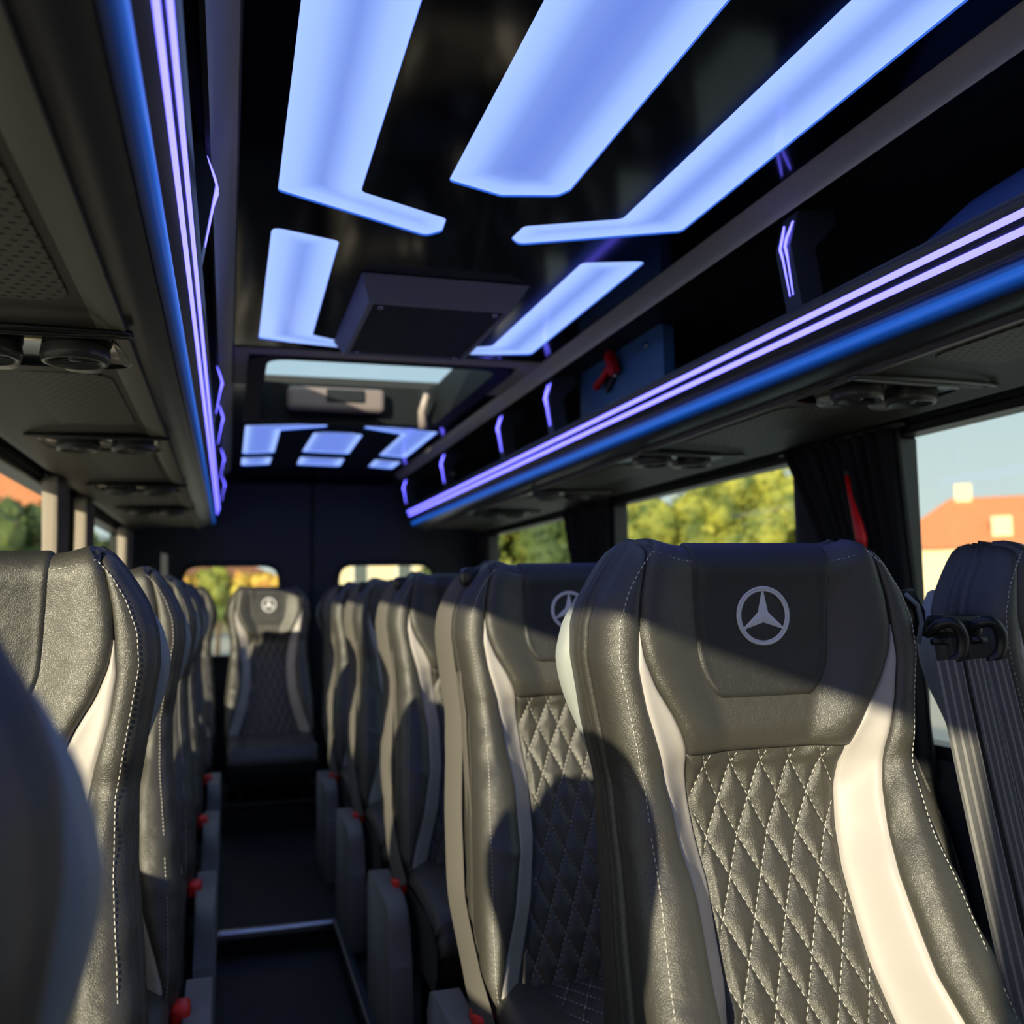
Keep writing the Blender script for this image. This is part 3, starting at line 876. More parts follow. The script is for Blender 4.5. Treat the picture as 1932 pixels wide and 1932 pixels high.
random.seed(3)
WR = [(random.uniform(.2, .7), random.uniform(-.25, .25), random.uniform(.012, .03), random.uniform(.02, .05), random.uniform(-.9, .9), random.uniform(-.0035, .0035)) for _ in range(46)]
def wrinkles(x, t):
    o = np.zeros_like(x)
    for t0, x0, wa, wb, sl, am in WR:
        u = (t - t0) + sl * (x - x0)
        v = (x - x0) - sl * (t - t0)
        o += am * np.exp(-(u / wa) ** 2 - (v / wb) ** 2)
    o += .0012 * np.sin(t * 95 + x * 60) * np.exp(-((t - .32) / .10) ** 2)
    return o
DX, DT = .042, .088            # quilting diamond size
def quilt(x, t):
    a = x / DX + t / DT; b = x / DX - t / DT
    da = np.abs(a - np.round(a)); db = np.abs(b - np.round(b))
    g = np.minimum(da, db) * 2
    return .0065 * (1 - np.exp(-g * 3.2)) - .001

ME = {}
PADH = .012
ME['bolsterL'] = patch('bolster', lambda t: -cv(hw_c, t), lambda t: -cv(st_c, t), 0, T_BOT, 26, 150, .007, .012, wrinkles, (0, 1, 0, 0))
ME['bolsterR'] = patch('bolster', lambda t: cv(st_c, t), lambda t: cv(hw_c, t), 0, T_BOT, 26, 150, .007, .012, wrinkles, (1, 0, 0, 0))
ME['stripeL'] = patch('side_stripe', lambda t: -cv(st_c, t), lambda t: -cv(in_c, t), .098, T_BOT, 12, 140, .005, .008, lambda x, t: wrinkles(x, t) * .4, (1, 1, 0, 0))
ME['stripeR'] = patch('side_stripe', lambda t: cv(in_c, t), lambda t: cv(st_c, t), .098, T_BOT, 12, 140, .005, .008, lambda x, t: wrinkles(x, t) * .4, (1, 1, 0, 0))
ME['headrest'] = patch('headrest', lambda t: -cv(in_c, t), lambda t: cv(in_c, t), 0, .250, 70, 70, .009, .014, lambda x, t: wrinkles(x, t) * .3, (1, 1, 0, 1))
def padw(t):
    w_ = np.full_like(t, .104)
    e_ = np.clip((t - .125) / .062, 0, 1)
    return w_ * .6 + w_ * .4 * np.sqrt(np.maximum(1 - e_ ** 2, 0)) - .010 * (t / .18)
ME['pad'] = patch('headrest_pad', lambda t: -padw(t), lambda t: padw(t), 0, .187, 60, 60, PADH, .010, None, (1, 1, 0, 1), sink=.001)
ME['panel'] = patch('quilted_panel', lambda t: -cv(in_c, t), lambda t: cv(in_c, t), .250, T_BOT, 120, 300, .004, .006, quilt, (1, 1, 1, 0), sink=.003)

def offset_pts(x, t, h):
    x = np.asarray(x, float); t = np.asarray(t, float)
    return base(x, t) + normal(x, t) * (np.asarray(h, float) + 0 * x)[..., None]
def dashes(name, lines, L=.0056, gap=.0036, r=.00055):
    bm = bmesh.new()
    for pts in lines:
        pts = [Vector(p) for p in pts]
        cum = [0]
        for a, b in zip(pts, pts[1:]): cum.append(cum[-1] + (b - a).length)
        def at(s):
            k = int(np.searchsorted(cum, s)) - 1
            k = max(0, min(k, len(pts) - 2))
            f = (s - cum[k]) / max(cum[k + 1] - cum[k], 1e-9)
            return pts[k].lerp(pts[k + 1], min(max(f, 0), 1))
        s = 0
        while s + L < cum[-1]:
            tube(bm, [at(s), at(s + L * .5) , at(s + L)], [r * .8, r * 1.2, r * .8], 5)
            s += L + gap
    me = bpy.data.meshes.new(name); bm.to_mesh(me); bm.free()
    return me
lines = []
for sgn in (1, -1):
    for k in range(-22, 23):
        # x/DX + sgn*t/DT = k
        ts = np.linspace(.252, T_BOT, 260)
        xs = (k - sgn * ts / DT) * DX
        ok = np.abs(xs) < cv(in_c, ts) - .004
        if ok.sum() < 6: continue
        xs, ts = xs[ok], ts[ok]
        off = .004 - .003 + quilt(xs, ts) * 0 - .001 + .0012
        lines.append([tuple(p) for p in offset_pts(xs, ts, off)])
ME['stitch'] = dashes('diamond_stitching', lines)
ts = np.linspace(.03, T_BOT, 220)
def edge_line(s):
    top_x = np.linspace(.060, cv(hw_c, .03) - .020, 10)[:-1]
    a = offset_pts(s * top_x, np.full_like(top_x, .016), .0065)
    b = offset_pts(s * (cv(hw_c, ts) - .017), ts, .0065)
    return [tuple(p) for p in np.concatenate([a, b])]
ME['estitchL'] = dashes('edge_stitching', [edge_line(-1)], L=.0046, gap=.0026, r=.0006)
ME['estitchR'] = dashes('edge_stitching', [edge_line(1)], L=.0046, gap=.0026, r=.0006)

# side gusset, piping and rear shell
def outline(dx=0.0, t0=0.0, t1=T_BOT, n=90):
    tl = np.linspace(t1, t0, n)
    xl = -cv(hw_c, tl)
    w0 = cv(hw_c, t0)
    xt = np.linspace(-w0, w0, 24)[1:-1]
    P1 = base(xl, tl); P2 = base(xt, np.full_like(xt, t0)); P3 = P1[::-1] * np.array([-1, 1, 1])
    P = np.concatenate([P1, P2, P3])
    return P
def gusset_mesh(name, ys, lat, t0=0.0, close=False, swell=None):
    P = outline(t0=t0)
    T = np.gradient(P, axis=0); T[:, 1] = 0
    N = np.stack([-T[:, 2], np.zeros(len(P)), T[:, 0]], -1)
    N /= np.linalg.norm(N, axis=1, keepdims=True)
    k = np.hanning(15); k /= k.sum()
    for c_ in (0, 2):
        N[:, c_] = np.convolve(np.pad(N[:, c_], 7, 'edge'), k, 'valid')
    N /= np.linalg.norm(N, axis=1, keepdims=True)
    y = P[:, 1:2]
    cols = []
    # flatten the rear so it follows the recline line, not the front bumps
    yl = np.interp(ZT - P[:, 2], [0, .2, .35, .5, .76], [.012, .004, -.03, -.08, -.155])
    for q, (dy, dl) in enumerate(zip(ys, lat)):
        f = q / (len(ys) - 1)
        yy = (1 - f) * P[:, 1] + f * (yl + ys[-1]) if not close else yl + dy
        Q = P + N * (dl if swell is None else (dl - .030 + swell * np.exp(-(((ZT - P[:, 2:3]) - .15) / .085) ** 2)))
        Q[:, 1] = yy
        cols.append(Q)
    return np.stack(cols, 1)
nq = 22
lat = []
for q in range(nq):
    f = q / (nq - 1)
    v = .004 * math.sin(math.pi * min(1, f * 1.05)) + .001
    for c_, a_, w_ in ((.30, -.006, .035), (.46, -.007, .03), (.38, .003, .04), (.62, -.004, .03)):
        v += a_ * math.exp(-((f - c_) / w_) ** 2)
    lat.append(v)
ME['gusset'] = grid_mesh('side_leather', gusset_mesh('g', [.10] * nq, lat))
sh = gusset_mesh('s', [.088, .098, .108, .120, .136, .150, .156], [-.004, .016, .024, .020, .004, -.030, -.065], t0=.055, close=True, swell=.023)
me = grid_mesh('rear_shell', sh)
bm = bmesh.new(); bm.from_mesh(me)
bnd = [e_ for e_ in bm.edges if e_.is_boundary]
nv_ = sh.shape[1]
bm.verts.ensure_lookup_table()
last = [bm.verts[i * nv_ + nv_ - 1] for i in range(sh.shape[0])]
half = len(last) // 2
for i in range(half - 1):
    a, b, c, d = last[i], last[i + 1], last[-2 - i], last[-1 - i]
    if len({a, b, c, d}) == 4: bm.faces.new((a, b, c, d))
bm.to_mesh(me); bm.free()
ME['shell'] = me
gback = gusset_mesh('s', [.085, .10, .108], [.002, -.01, -.04], t0=0.0, close=True)
me = grid_mesh('back_cover', gback)
bm = bmesh.new(); bm.from_mesh(me); bm.verts.ensure_lookup_table(); nv_ = 3
last = [bm.verts[i * nv_ + 2] for i in range(gback.shape[0])]; half = len(last) // 2
for i in range(half - 1):
    a, b, c, d = last[i], last[i + 1], last[-2 - i], last[-1 - i]
    bm.faces.new((a, b, c, d))
bm.to_mesh(me); bm.free(); ME['back'] = me

# emblem: ring and three-pointed star, embroidered, laid on the pad
bm = bmesh.new()
Lt = .083; Rr = .0365
def emb(px, pz, h=.0):
    p = offset_pts(np.array([px]), np.array([Lt - pz]), PADH - .001 + h)[0]
    return tuple(p)
for rad_, th_ in ((Rr, .0016), (Rr - .0022, .0010), (Rr - .0040, .0012)):
    ring = [emb(rad_ * math.cos(a), rad_ * math.sin(a), .0004) for a in [2 * math.pi * k / 60 for k in range(61)]]
    tube(bm, ring, th_, 6, False)
for k in range(3):
    a = math.pi / 2 + k * 2 * math.pi / 3
    def rot(r_, da): return (r_ * math.cos(a + da), r_ * math.sin(a + da))
    tip = bm.verts.new(emb(*rot(Rr - .003, 0), .0006)); c0 = bm.verts.new(emb(0, 0, .0026))
    l = bm.verts.new(emb(*rot(.0085, math.pi / 3), .0002)); r_ = bm.verts.new(emb(*rot(.0085, -math.pi / 3), .0002))
    tl = bm.verts.new(emb(*rot(Rr - .003, .028), .0002)); tr = bm.verts.new(emb(*rot(Rr - .003, -.028), .0002))
    bm.faces.new((c0, l, tl, tip)); bm.faces.new((c0, tip, tr, r_))
me = bpy.data.meshes.new('star_emblem'); bmesh.ops.recalc_face_normals(bm, faces=bm.faces); bm.to_mesh(me); bm.free(); ME['logo'] = me

# cushion
def cushion():
    nu, nv = 90, 100
    P = np.zeros((nu, nv, 3))
    v = np.linspace(0, 1, nv); u = np.linspace(-1, 1, nu)
    # profile along v: back top -> front -> under
    L = .47
    for j, f in enumerate(v):
        s = f * .64
        if s < .40: y, z = -.10 - s, .455 + .012 * math.sin(math.pi * s / .4) - .01
        elif s < .52:
            a = (s - .40) / .12 * math.pi / 2
            y, z = -.50 - .07 * math.sin(a), .445 - .07 * (1 - math.cos(a))
        else: y, z = -.57 + (s - .52) * .2, .375 - (s - .52) * .6
        for i, q in enumerate(u):
            x = q * .222
            e_ = max(0, (abs(q) - .86) / .14)
            dz = .03 * (1 - math.sqrt(max(0, 1 - e_ * e_)))
            bo = .012 * smooth(.5, .8, np.array(abs(q)))
            g = 0
            if abs(q) < .56:
                aa = x / DX + s / DT; bb = x / DX - s / DT
                g = min(abs(aa - round(aa)), abs(bb - round(bb))) * 2
                g = .006 * (1 - math.exp(-g * 3.2))
            P[i, j] = (x, y + (dz if s >= .46 else 0) * .6, z - (dz if s < .52 else 0) + (bo + g if s < .46 else 0))
    return grid_mesh('seat_cushion', P)
ME['cushion'] = cushion()
bm = bmesh.new()
for s_, z0_ in ((-1, 0), (1, 0)):
    pr = [(-.10, .44), (-.50, .44), (-.565, .40), (-.565, .35), (-.53, .30), (-.10, .30)]
    a = [bm.verts.new((s_ * .222, y, z - .012)) for y, z in pr]; bm.faces.new(a)
pr = [(-.565, .33), (-.53, .285), (-.08, .285), (-.08, .33)]
a = [bm.verts.new((-.222, y, z)) for y, z in pr]; b = [bm.verts.new((.222, y, z)) for y, z in pr]
for k in range(3): bm.faces.new((a[k], a[k + 1], b[k + 1], b[k]))
me = bpy.data.meshes.new('cushion_side'); bmesh.ops.recalc_face_normals(bm, faces=bm.faces); bm.to_mesh(me); bm.free(); ME['cside'] = me
clines = []
for sgn in (1, -1):
    for k in range(-12, 14):
        ss = np.linspace(.02, .44, 120); xs = (k - sgn * ss / DT) * DX
        ok = np.abs(xs) < .122
        if ok.sum() < 5: continue
        clines.append([(x, -.10 - s, .455 + .012 * math.sin(math.pi * min(s, .4) / .4) - .0085 - (0 if s < .4 else .07 * (1 - math.cos((s - .4) / .12 * math.pi / 2)))) for x, s in zip(xs[ok], ss[ok])])
ME['cstitch'] = dashes('cushion_stitching', clines)
bm = bmesh.new()
add_box(bm, (-.19, -.48, .25), (.19, -.06, .285), .005)
for x in (-.17, .14):
    add_box(bm, (x, -.46, .0), (x + .03, -.43, .25)); add_box(bm, (x, -.14, .0), (x + .03, -.11, .25)); add_box(bm, (x, -.50, 0), (x + .03, -.05, .02))
me = bpy.data.meshes.new('seat_frame'); bm.to_mesh(me); bm.free(); ME['frame'] = me
# side cover on the aisle side (for +1 = to the left in local x<0)
bm = bmesh.new()
poly = round_poly([(-.40, .06), (-.02, .06), (.0, .40), (-.05, .425), (-.36, .425), (-.385, .30)], [.02, .02, .05, .05, .07, .05], 5)
a = [bm.verts.new((-.292, p[0], p[1])) for p in poly]; b = [bm.verts.new((-.242, p[0], p[1])) for p in poly]
for k in range(len(a)): bm.faces.new((a[k], a[(k + 1) % len(a)], b[(k + 1) % len(a)], b[k]))
fa = bm.faces.new(a); fb = bm.faces.new(b[::-1])
es = list(fa.edges) + list(fb.edges)
bmesh.ops.bevel(bm, geom=es, offset=.008, segments=2, affect='EDGES', profile=.5)
bmesh.ops.recalc_face_normals(bm, faces=bm.faces)
for f in bm.faces: f.smooth = True
me = bpy.data.meshes.new('side_cover'); bm.to_mesh(me); bm.free(); ME['cover'] = me
bm = bmesh.new(); add_box(bm, (-.258, -.215, .36), (-.216, -.165, .430), .008, 2, Matrix.Identity(4))
me = bpy.data.meshes.new('belt_buckle'); bm.to_mesh(me); bm.free(); ME['buckle'] = me
bm = bmesh.new(); add_box(bm, (-.256, -.224, .405), (-.222, -.172, .442), .008, 2)
me = bpy.data.meshes.new('release_button'); bm.to_mesh(me); bm.free(); ME['button'] = me

def ribbon(pts, nrm, wd, th=.0016):
    # strip along pts, lying in the plane with normal nrm (list or single)
    pts = [Vector(p) for p in pts]; n = len(pts)
    m = 9
    P = np.zeros((n, m, 3)); A = np.zeros((n, m))
    for i in range(n):
        d = (pts[min(i + 1, n - 1)] - pts[max(i - 1, 0)]).normalized()
        nn = Vector(nrm[i] if isinstance(nrm, list) else nrm)
        s = d.cross(nn).normalized()
        nn = s.cross(d).normalized()
        for j in range(m):
            u = j / (m - 1) - .5
            P[i, j] = pts[i] + s * (u * wd) + nn * (-.010 * wd / .045 * (4 * u * u) * .25)
            A[i, j] = u
    return grid_mesh('belt_strap', P, attr=('across', A))
sx = []
for k in range(40):
    f = k / 39
    t_ = .01 + f * .745
    x = -float(cv(hw_c, t_)) - .016 - .010 * math.sin(math.pi * f)
    y = float(cv(r_c, t_)) + .055 - .03 * f - (.10 * smooth(.75, 1, np.array(f)))
    sx.append((x, float(y), ZT - t_))
ME['strap'] = ribbon(sx, (-1, -.75, 0), .044)
sx2 = []
for k in range(30):
    f = k / 29
    t_ = .20 + f * .48
    sx2.append((-float(cv(hw_c, t_)) - .006 - .006 * math.sin(2 * math.pi * f), float(cv(r_c, t_)) + .020 - .055 * f, ZT - t_))
ME['strap2'] = ribbon(sx2, (-1, -.3, 0), .020)
bm = bmesh.new(); add_box(bm, (-.205, .03, ZT - .035), (-.165, .085, ZT + .004), .012, 3)
me = bpy.data.meshes.new('belt_guide'); bm.to_mesh(me); bm.free(); ME['guide'] = me

SMOOTH = set(ME) - {'cside', 'frame'}
for k_ in SMOOTH:
    for p in ME[k_].polygons: p.use_smooth = True
for k_, m_ in dict(bolsterL=leather, bolsterR=leather, stripeL=beige, stripeR=beige, headrest=leather, pad=leather_dull, panel=leather, stitch=thread, estitchL=thread, estitchR=thread, gusset=leather,
                   shell=shell_m, back=leather, logo=silver_thread, cushion=leather, cside=leather, cstitch=thread, frame=dark_matte, cover=cover_m, buckle=dark_pl, button=red_lit, strap=plain_web, strap2=plain_web, guide=dark_pl).items():
    ME[k_].materials.append(m_)

def mk(name, key, parent, mirror=False):
    o = bpy.data.objects.new(name, ME[key]); C.objects.link(o); o.parent = parent
    if mirror: o.scale = (-1, 1, 1)
    return o
def make_seat(kind):
    # kind: 'aisle_right' (things on local -x), 'aisle_left' (mirrored), 'plain'
    t = empty('passenger_seat')
    mk('bolster', 'bolsterL', t); mk('bolster', 'bolsterR', t)
    s = mk('side_stripe', 'stripeL', t); s['label'] = 'beige leather stripe'
    s = mk('side_stripe', 'stripeR', t); s['label'] = 'beige leather stripe'
    h = mk('headrest', 'headrest', t); 
    pd = mk('headrest_pad', 'pad', t); lg = mk('star_emblem', 'logo', pd); lg['label'] = 'pale embroidered star in a ring'
    p = mk('quilted_panel', 'panel', t); q = mk('diamond_stitching', 'stitch', p)
    g = mk('side_leather', 'gusset', t); mk('edge_stitching', 'estitchL', g); mk('edge_stitching', 'estitchR', g)
    mk('back_cover', 'back', t)
    q = mk('rear_shell', 'shell', t); q['label'] = 'pale grey plastic shell'
    c = mk('seat_cushion', 'cushion', t); mk('cushion_side', 'cside', c); mk('cushion_stitching', 'cstitch', c)
    mk('seat_frame', 'frame', t)
    if kind != 'plain':
        mi = kind == 'aisle_left'
        q = mk('side_cover', 'cover', t, mi); q['label'] = 'grey plastic side cover'
        b = mk('belt_buckle', 'buckle', t, mi); r = mk('release_button', 'button', b); r['label'] = 'red release button'
        if not mi:
            q = mk('seat_belt', 'strap', t, mi); q['label'] = 'grey woven belt'
            q = mk('seat_belt', 'strap2', t, mi); q['label'] = 'grey woven belt'
            mk('belt_guide', 'guide', t, mi)
    return t
protos = {k: make_seat(k) for k in ('aisle_right', 'aisle_left', 'plain')}
used = set()
def seat(kind, x, y, z, label, group, rz=0.0, rx=0.0, sx_=1.0):
    if kind in used: t = copy_tree(protos[kind])
    else: t = protos[kind]; used.add(kind)
    t.location = (x, y, z); t.rotation_euler = (rx, 0, rz); t.scale = (sx_, 1, 1)
    for k in ('label', 'category', 'group'):
        if k in t: del t[k]
    finish(t, label, 'seat', group)
    return t
XA, XW, XS = .650, 1.222, -.298
ordn = ['nearest', 'second', 'third', 'fourth', 'fifth']
rowR = [1.08, 1.80, 2.60, 3.37, 4.10]
GA, GW, GS = 'aisle seats of the double rows', 'window seats of the double rows', 'single seats along the left side'
la = ['largest black quilted seat, front right, star emblem fully in view', 'black quilted seat right of the aisle, directly behind the largest seat', 'third black seat back on the right of the aisle, emblem half hidden',
      'fourth black seat back on the right of the aisle', 'fifth black seat back on the right of the aisle']
for i, y in enumerate(rowR):
    z_ = 0.0
    seat('aisle_right' if i else 'plain', XA if i else XA, y, z_, la[i], GA)
lw = ['black window seat cut by the right edge, beside the largest seat', 'black window seat behind the front right pair', 'third window seat back on the right, mostly hidden', 'fourth window seat back on the right, mostly hidden', 'fifth window seat back on the right, mostly hidden']
for i, y in enumerate(rowR): seat('plain', XW, y + .03, 0, lw[i], GW, sx_=.90)
rowL = [1.25, 2.0, 2.74, 3.48, 4.22]
ls = ['sunlit seat on the left behind the blurred nearest seat', 'second sunlit-edged single seat back on the left of the aisle', 'third single seat back on the left of the aisle', 'fourth single seat back on the left of the aisle', 'fifth single seat back on the left of the aisle']
for i, y in enumerate(rowL): seat('aisle_left', XS, y, 0, ls[i], GS, sx_=.95)
seat('plain', -.275, .34, -.035, 'blurred seat at the bottom left corner, closest to the viewer', GS, sx_=.95)
lb = ['rear bench seat at the far left end', 'rear bench seat facing the aisle, emblem in full view', 'rear bench seat just right of the aisle', 'rear bench seat at the far right end']
for i, x in enumerate((-.27, .205, .68, 1.16)): seat('plain', x, 5.15, 0.0, lb[i], 'rear bench seats', sx_=.93)

# belt guides and hanging belts between the front right pair
t = finish(empty('belt_guide_pair', (.925, 1.045, Z(-.065))), 'black plastic double belt guide between the two front right seats', 'belt guide')
for dx, dy in ((-.027, .0), (.030, -.005)):
    bm = bmesh.new()
    pts = [(dx - .012, dy + .02, .0), (dx - .014, dy - .004, .018), (dx, dy - .016, .024), (dx + .014, dy - .018, .010), (dx + .016, dy - .016, -.012), (dx + .008, dy - .014, -.028), (dx - .004, dy - .008, -.030)]
    tube(bm, pts, [.006, .008, .009, .0095, .009, .008, .006], 10)
    h = obj('hook', bm, dark_pl, t, smooth=True)
    md = h.modifiers.new('smooth', 'SUBSURF'); md.levels = 2; md.render_levels = 2
    bm = bmesh.new(); tube(bm, [(dx - .018, dy, -.004), (dx + .004, dy, -.004)], .005, 10); obj('pin', bm, dark_pl, h, smooth=True)
bm = bmesh.new(); add_box(bm, (-.034, .0, .0), (.040, .03, .030), .008, 2); obj('bracket', bm, dark_pl, t)
def belt(p0, p1, p2, wd, nrm, label):
    t = finish(empty('seat_belt', p0), label, 'seat belt', 'grey seat belts between the front right seats')
    a, b, c = Vector(p0), Vector(p1), Vector(p2)
    pts = [((1 - f) ** 2) * a + 2 * f * (1 - f) * b + f * f * c - a for f in [k / 29 for k in range(30)]]
    link_mesh('strap', ribbon(pts, nrm, wd), webbing, t)
    # folded hem down one edge
    bm = bmesh.new(); add_box(bm, (pts[-1].x - .014, pts[-1].y - .006, pts[-1].z - .02), (pts[-1].x + .014, pts[-1].y + .006, pts[-1].z + .02), .004); obj('anchor', bm, dark_pl, t)
belt((.890, 1.030, Z(-.092)), (.893, .98, Z(-.35)), (.890, .90, Z(-.62)), .036, (-.35, -1, 0), 'leftmost grey belt hanging beside the largest seat')
belt((.914, 1.036, Z(-.092)), (.916, .985, Z(-.35)), (.905, .905, Z(-.62)), .020, (.75, -1, 0), 'narrow twisted belt second from the largest seat')
belt((.930, 1.026, Z(-.092)), (.936, .975, Z(-.35)), (.932, .895, Z(-.62)), .028, (-.2, -1, 0), 'third belt from the largest seat, hanging below the right hook')
belt((.957, 1.022, Z(-.094)), (.968, .97, Z(-.35)), (.966, .89, Z(-.62)), .030, (-.5, -1, 0), 'rightmost belt hanging beside the window seat')
# grab handle on the window seat's shell
t = finish(empty('grab_handle', (.945, 1.19, Z(-.03))), 'blue-rimmed grab handle between the two front right seats', 'handle')
bm = bmesh.new()
tube(bm, [(-.035, .0, -.05), (-.030, -.0, -.01), (-.008, .0, .018), (.020, .0, .022), (.034, .0, -.004), (.034, .0, -.04)], .010, 10)
obj('grip', bm, dark_pl, t, smooth=True)
bm = bmesh.new(); tube(bm, [(.004, -.012, .022), (.024, -.012, .006), (.030, -.012, -.02), (.022, -.012, -.05)], .0035, 8); obj('piping', bm, shell_m, t, smooth=True)

# ================================================================= OUTSIDE
bm = bmesh.new(); add_box(bm, (-120, -80, -.95), (160, 220, -.75))
finish(obj('ground', bm, mat('asphalt', (0.45, 0.42, 0.36), .9, bump=('noise', 5, .4, .02))), 'paved ground outside the bus windows', 'ground', kind='structure')

def foliage_material(name, cols):
    m = bpy.data.materials.new(name); m.use_nodes = True
    n = m.node_tree.nodes; L = m.node_tree.links; p = n['Principled BSDF']
    t = n.new('ShaderNodeTexCoord'); nz = n.new('ShaderNodeTexNoise'); nz.inputs['Scale'].default_value = .9; nz.inputs['Detail'].default_value = 3
    L.new(t.outputs['Object'], nz.inputs['Vector'])
    r = n.new('ShaderNodeValToRGB'); r.color_ramp.elements[0].position = .35; r.color_ramp.elements[1].position = .65
    r.color_ramp.elements[0].color = (*cols[0], 1); r.color_ramp.elements[1].color = (*cols[1], 1)
    L.new(nz.outputs['Fac'], r.inputs[0]); L.new(r.outputs[0], p.inputs['Base Color'])
    p.inputs['Roughness'].default_value = .7
    return m
green = foliage_material('green_leaves', [(0.07, 0.11, 0.02), (0.36, 0.36, 0.05)])
dgreen = foliage_material('dark_green_leaves', [(0.03, 0.06, 0.015), (0.10, 0.14, 0.03)])
autumn = foliage_material('autumn_leaves', [(0.55, 0.16, 0.05), (0.55, 0.45, 0.06)])
bark = mat('bark', (0.10, 0.07, 0.045), .9, bump=('noise', 20, .6, .02))

def tree(loc, h, r, m, label, n=2600, seed=1, squash=.8, group='trees and hedges outside'):
    rnd = random.Random(seed)
    t = finish(empty('tree', loc), label, 'tree', group)
    bm = bmesh.new()
    tube(bm, [(0, 0, 0), (.05, 0, h * .35), (0, .1, h * .7)], [.09 * r, .06 * r, .02 * r], 8)
    for k in range(5):
        a = k * 1.3; tube(bm, [(0, 0, h * (.3 + .06 * k)), (math.cos(a) * r * .3, math.sin(a) * r * .3, h * (.5 + .06 * k)), (math.cos(a) * r * .6, math.sin(a) * r * .6, h * (.6 + .06 * k))], [.035 * r, .02 * r, .006 * r], 6)
    obj('trunk', bm, bark, t, smooth=True)
    lobes = []
    for k in range(26):
        a = rnd.uniform(0, 2 * math.pi); q = rnd.random() ** .6 * r * .72
        zz = h - r * squash + rnd.uniform(-.8, .75) * r * squash * math.sqrt(max(.05, 1 - (q / r) ** 2))
        lobes.append((math.cos(a) * q, math.sin(a) * q, zz, rnd.uniform(.22, .38) * r))
    bm = bmesh.new()
    for lx, ly, lz, lr in lobes:
        res = bmesh.ops.create_icosphere(bm, subdivisions=2, radius=lr * .82)
        for v in res['verts']:
            v.co *= 1 + rnd.uniform(-.12, .12); v.co += Vector((lx, ly, lz))
    for k in range(n):
        lx, ly, lz, lr = rnd.choice(lobes)
        d = Vector((rnd.gauss(0, 1), rnd.gauss(0, 1), rnd.gauss(0, 1))).normalized()
        p = Vector((lx, ly, lz)) + d * lr * rnd.uniform(.8, 1.12)
        s = rnd.uniform(.05, .10) * r ** .5 * .8
        a = Vector((rnd.gauss(0, 1), rnd.gauss(0, 1), rnd.gauss(0, 1))).normalized() * s
        b = d.cross(a).normalized() * s
        bm.faces.new([bm.verts.new(p + q) for q in (a, b, -a, -b)])
    me = bpy.data.meshes.new('crown'); bm.to_mesh(me); bm.free()
    o = link_mesh('crown', me, m, t, smooth=False)
    return t
def at(px, dist):
    # a direction given by the ratio X/Y, at a distance along Y
    return px * dist
# trees seen through the right windows (ratio X/Y, distance Y)
tree((0.575 * 30, 30, -.75), 6.5, 2.7, green, 'tallest sunlit tree in the right tree window', seed=2)
tree((0.47 * 30, 31, -.75), 5.7, 2.5, green, 'sunlit tree with yellowish crown left of the tallest tree', seed=3)
tree((0.405 * 32, 32, -.75), 4.9, 2.0, green, 'low tree at the left end of the tree window', seed=4)
tree((0.66 * 29, 29, -.75), 5.6, 2.2, green, 'yellow-green tree half behind the large black curtain', seed=5)
tree((0.345 * 26, 26, -.75), 4.6, 2.0, dgreen, 'darker tree seen past the second right curtain', seed=6)
tree((0.29 * 26, 26, -.75), 4.3, 1.8, green, 'green tree in the rearmost right window', seed=7)
tree((0.245 * 29, 29, -.75), 4.4, 1.8, dgreen, 'dark green tree at the far edge of the rearmost right window', seed=8)
for i, (r_, m_, lb_) in enumerate(((-.055, autumn, 'autumn coloured shrub in the left rear-door window, leftmost'), (-.01, green, 'yellow-green shrub in the left rear-door window'), (.03, autumn, 'orange-red shrub in the left rear-door window'), (.062, autumn, 'reddish shrub at the right end of the left rear-door window'))):
    tree((r_ * 30, 30, -.75), 2.72 + (.1 if i == 1 else 0), 1.0, m_, lb_, seed=20 + i, n=900)

cream = mat('cream_render', (0.74, 0.64, 0.40), .8, bump=('noise', 8, .15, .01))
white_tr = mat('white_window_frame', (0.8, 0.78, 0.7), .6)
dark_gl = mat('dark_window_glass', (0.10, 0.12, 0.12), .15)
def tiles(name, a, b):
    m = bpy.data.materials.new(name); m.use_nodes = True
    n = m.node_tree.nodes; L = m.node_tree.links; p = n['Principled BSDF']
    t = n.new('ShaderNodeTexCoord'); br = n.new('ShaderNodeTexBrick'); br.inputs['Scale'].default_value = 3.0
    br.inputs['Color1'].default_value = (*a, 1); br.inputs['Color2'].default_value = (*b, 1); br.inputs['Mortar'].default_value = (a[0] * .5, a[1] * .5, a[2] * .5, 1)
    L.new(t.outputs['Object'], br.inputs['Vector']); L.new(br.outputs['Color'], p.inputs['Base Color']); p.inputs['Roughness'].default_value = .8
    return m
orange = tiles('orange_roof_tiles', (0.80, 0.30, 0.13), (0.70, 0.25, 0.10))
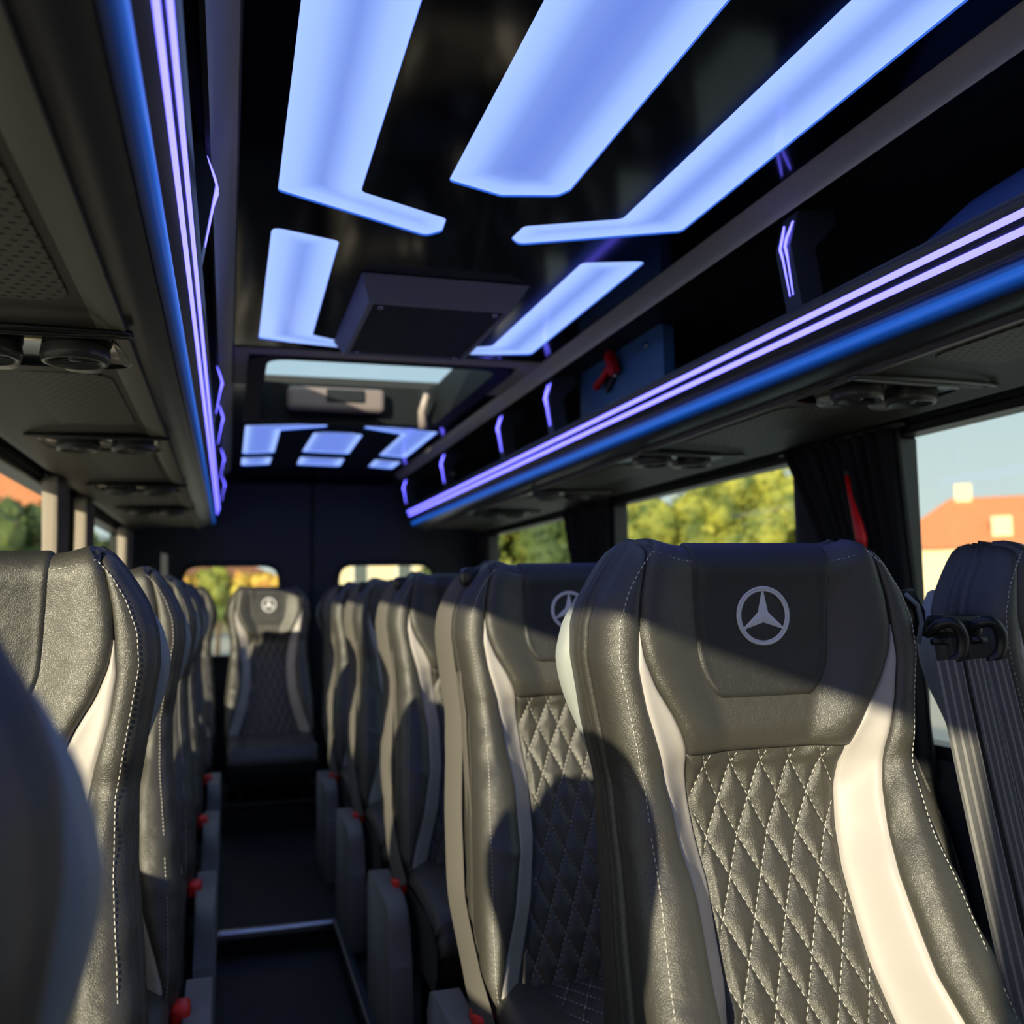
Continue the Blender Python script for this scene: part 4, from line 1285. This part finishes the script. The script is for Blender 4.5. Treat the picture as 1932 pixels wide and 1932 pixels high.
def building(loc, w_, d_, h_, rh, label, rz=0, wins=5, floors=2, dormers=2, base=-.75, hip=2.0, wall=cream):
    t = finish(empty('building', (loc[0], loc[1], base), rz), label, 'building', 'buildings outside the windows')
    H = h_ - base
    bm = bmesh.new(); add_box(bm, (-w_ / 2, -d_ / 2, 0), (w_ / 2, d_ / 2, H)); obj('walls', bm, wall, t)
    bm = bmesh.new()
    e_ = .4
    a = [bm.verts.new(v) for v in ((-w_ / 2 - e_, -d_ / 2 - e_, H), (w_ / 2 + e_, -d_ / 2 - e_, H), (w_ / 2 + e_, d_ / 2 + e_, H), (-w_ / 2 - e_, d_ / 2 + e_, H))]
    r0 = bm.verts.new((-w_ / 2 + hip, 0, H + rh)); r1 = bm.verts.new((w_ / 2 - hip, 0, H + rh))
    bm.faces.new((a[0], a[1], r1, r0)); bm.faces.new((a[1], a[2], r1)); bm.faces.new((a[2], a[3], r0, r1)); bm.faces.new((a[3], a[0], r0)); bm.faces.new(a)
    rf = obj('roof', bm, orange, t)
    for k in range(dormers):
        x = -w_ / 2 + hip + (k + .5) * (w_ - 2 * hip) / dormers
        bm = bmesh.new(); add_box(bm, (x - .5, -d_ / 2 + .6, H + rh * .18), (x + .5, -d_ / 2 + 2.5, H + rh * .18 + 1.1))
        d0 = obj('dormer', bm, wall, rf)
    bm = bmesh.new(); add_box(bm, (-w_ / 2 + hip + .3, -.5, H + rh - .8), (-w_ / 2 + hip + 1.2, .4, H + rh + .8)); obj('chimney', bm, wall, rf)
    for fl in range(floors):
        z = H - 2.1 - fl * 2.6
        if z < .3: continue
        for face in (0, 1):
            n_ = wins if face == 0 else max(2, int(d_ / 3))
            for k in range(n_):
                if face == 0:
                    x = -w_ / 2 + (k + .5) * w_ / n_
                    lo, hi = (x - .5, -d_ / 2 - .06, z), (x + .5, -d_ / 2 + .02, z + 1.4)
                    lo2, hi2 = (x - .4, -d_ / 2 - .08, z + .1), (x + .4, -d_ / 2 - .05, z + 1.3)
                else:
                    y = -d_ / 2 + (k + .5) * d_ / n_
                    lo, hi = (-w_ / 2 - .06, y - .5, z), (-w_ / 2 + .02, y + .5, z + 1.4)
                    lo2, hi2 = (-w_ / 2 - .08, y - .4, z + .1), (-w_ / 2 - .05, y + .4, z + 1.3)
                bm = bmesh.new(); add_box(bm, lo, hi); wf = obj('window', bm, white_tr, t)
                bm = bmesh.new(); add_box(bm, lo2, hi2); obj('pane', bm, dark_gl, wf)
    return t
building((45.5, 44, 0), 17, 12, 3.3, 3.2, 'cream building with orange tiled roof outside the front right window', rz=math.radians(-42), wins=6, floors=3, dormers=2, hip=3.4)
building((31.6, 52.5, 0), 6, 6, 3.0, .8, 'low cream wing left of the orange-roofed building', rz=math.radians(-42), wins=3, floors=2, dormers=0, hip=1.0)
building((15.6, 62, 0), 24, 9, 6.5, 2.5, 'long cream building seen through the right rear-door window', wins=9, floors=3, dormers=0)
building((-3.0, 60, 0), 11.4, 8, 2.2, 1.3, 'low red-roofed house behind the shrubs in the left rear window', wins=3, floors=1, dormers=0)
building((-11.5, 44, 0), 8, 9, 4.3, 4.8, 'orange-roofed house seen through the left window', rz=math.radians(20), wins=2, floors=1, dormers=0, hip=3.4)
tree((-5.6, 27, -.75), 4.6, 2.2, dgreen, 'dark tree below the orange roof in the left window', seed=31)
tree((-4.2, 28, -.75), 3.9, 1.6, dgreen, 'dark tree in the rearmost left window', seed=32)
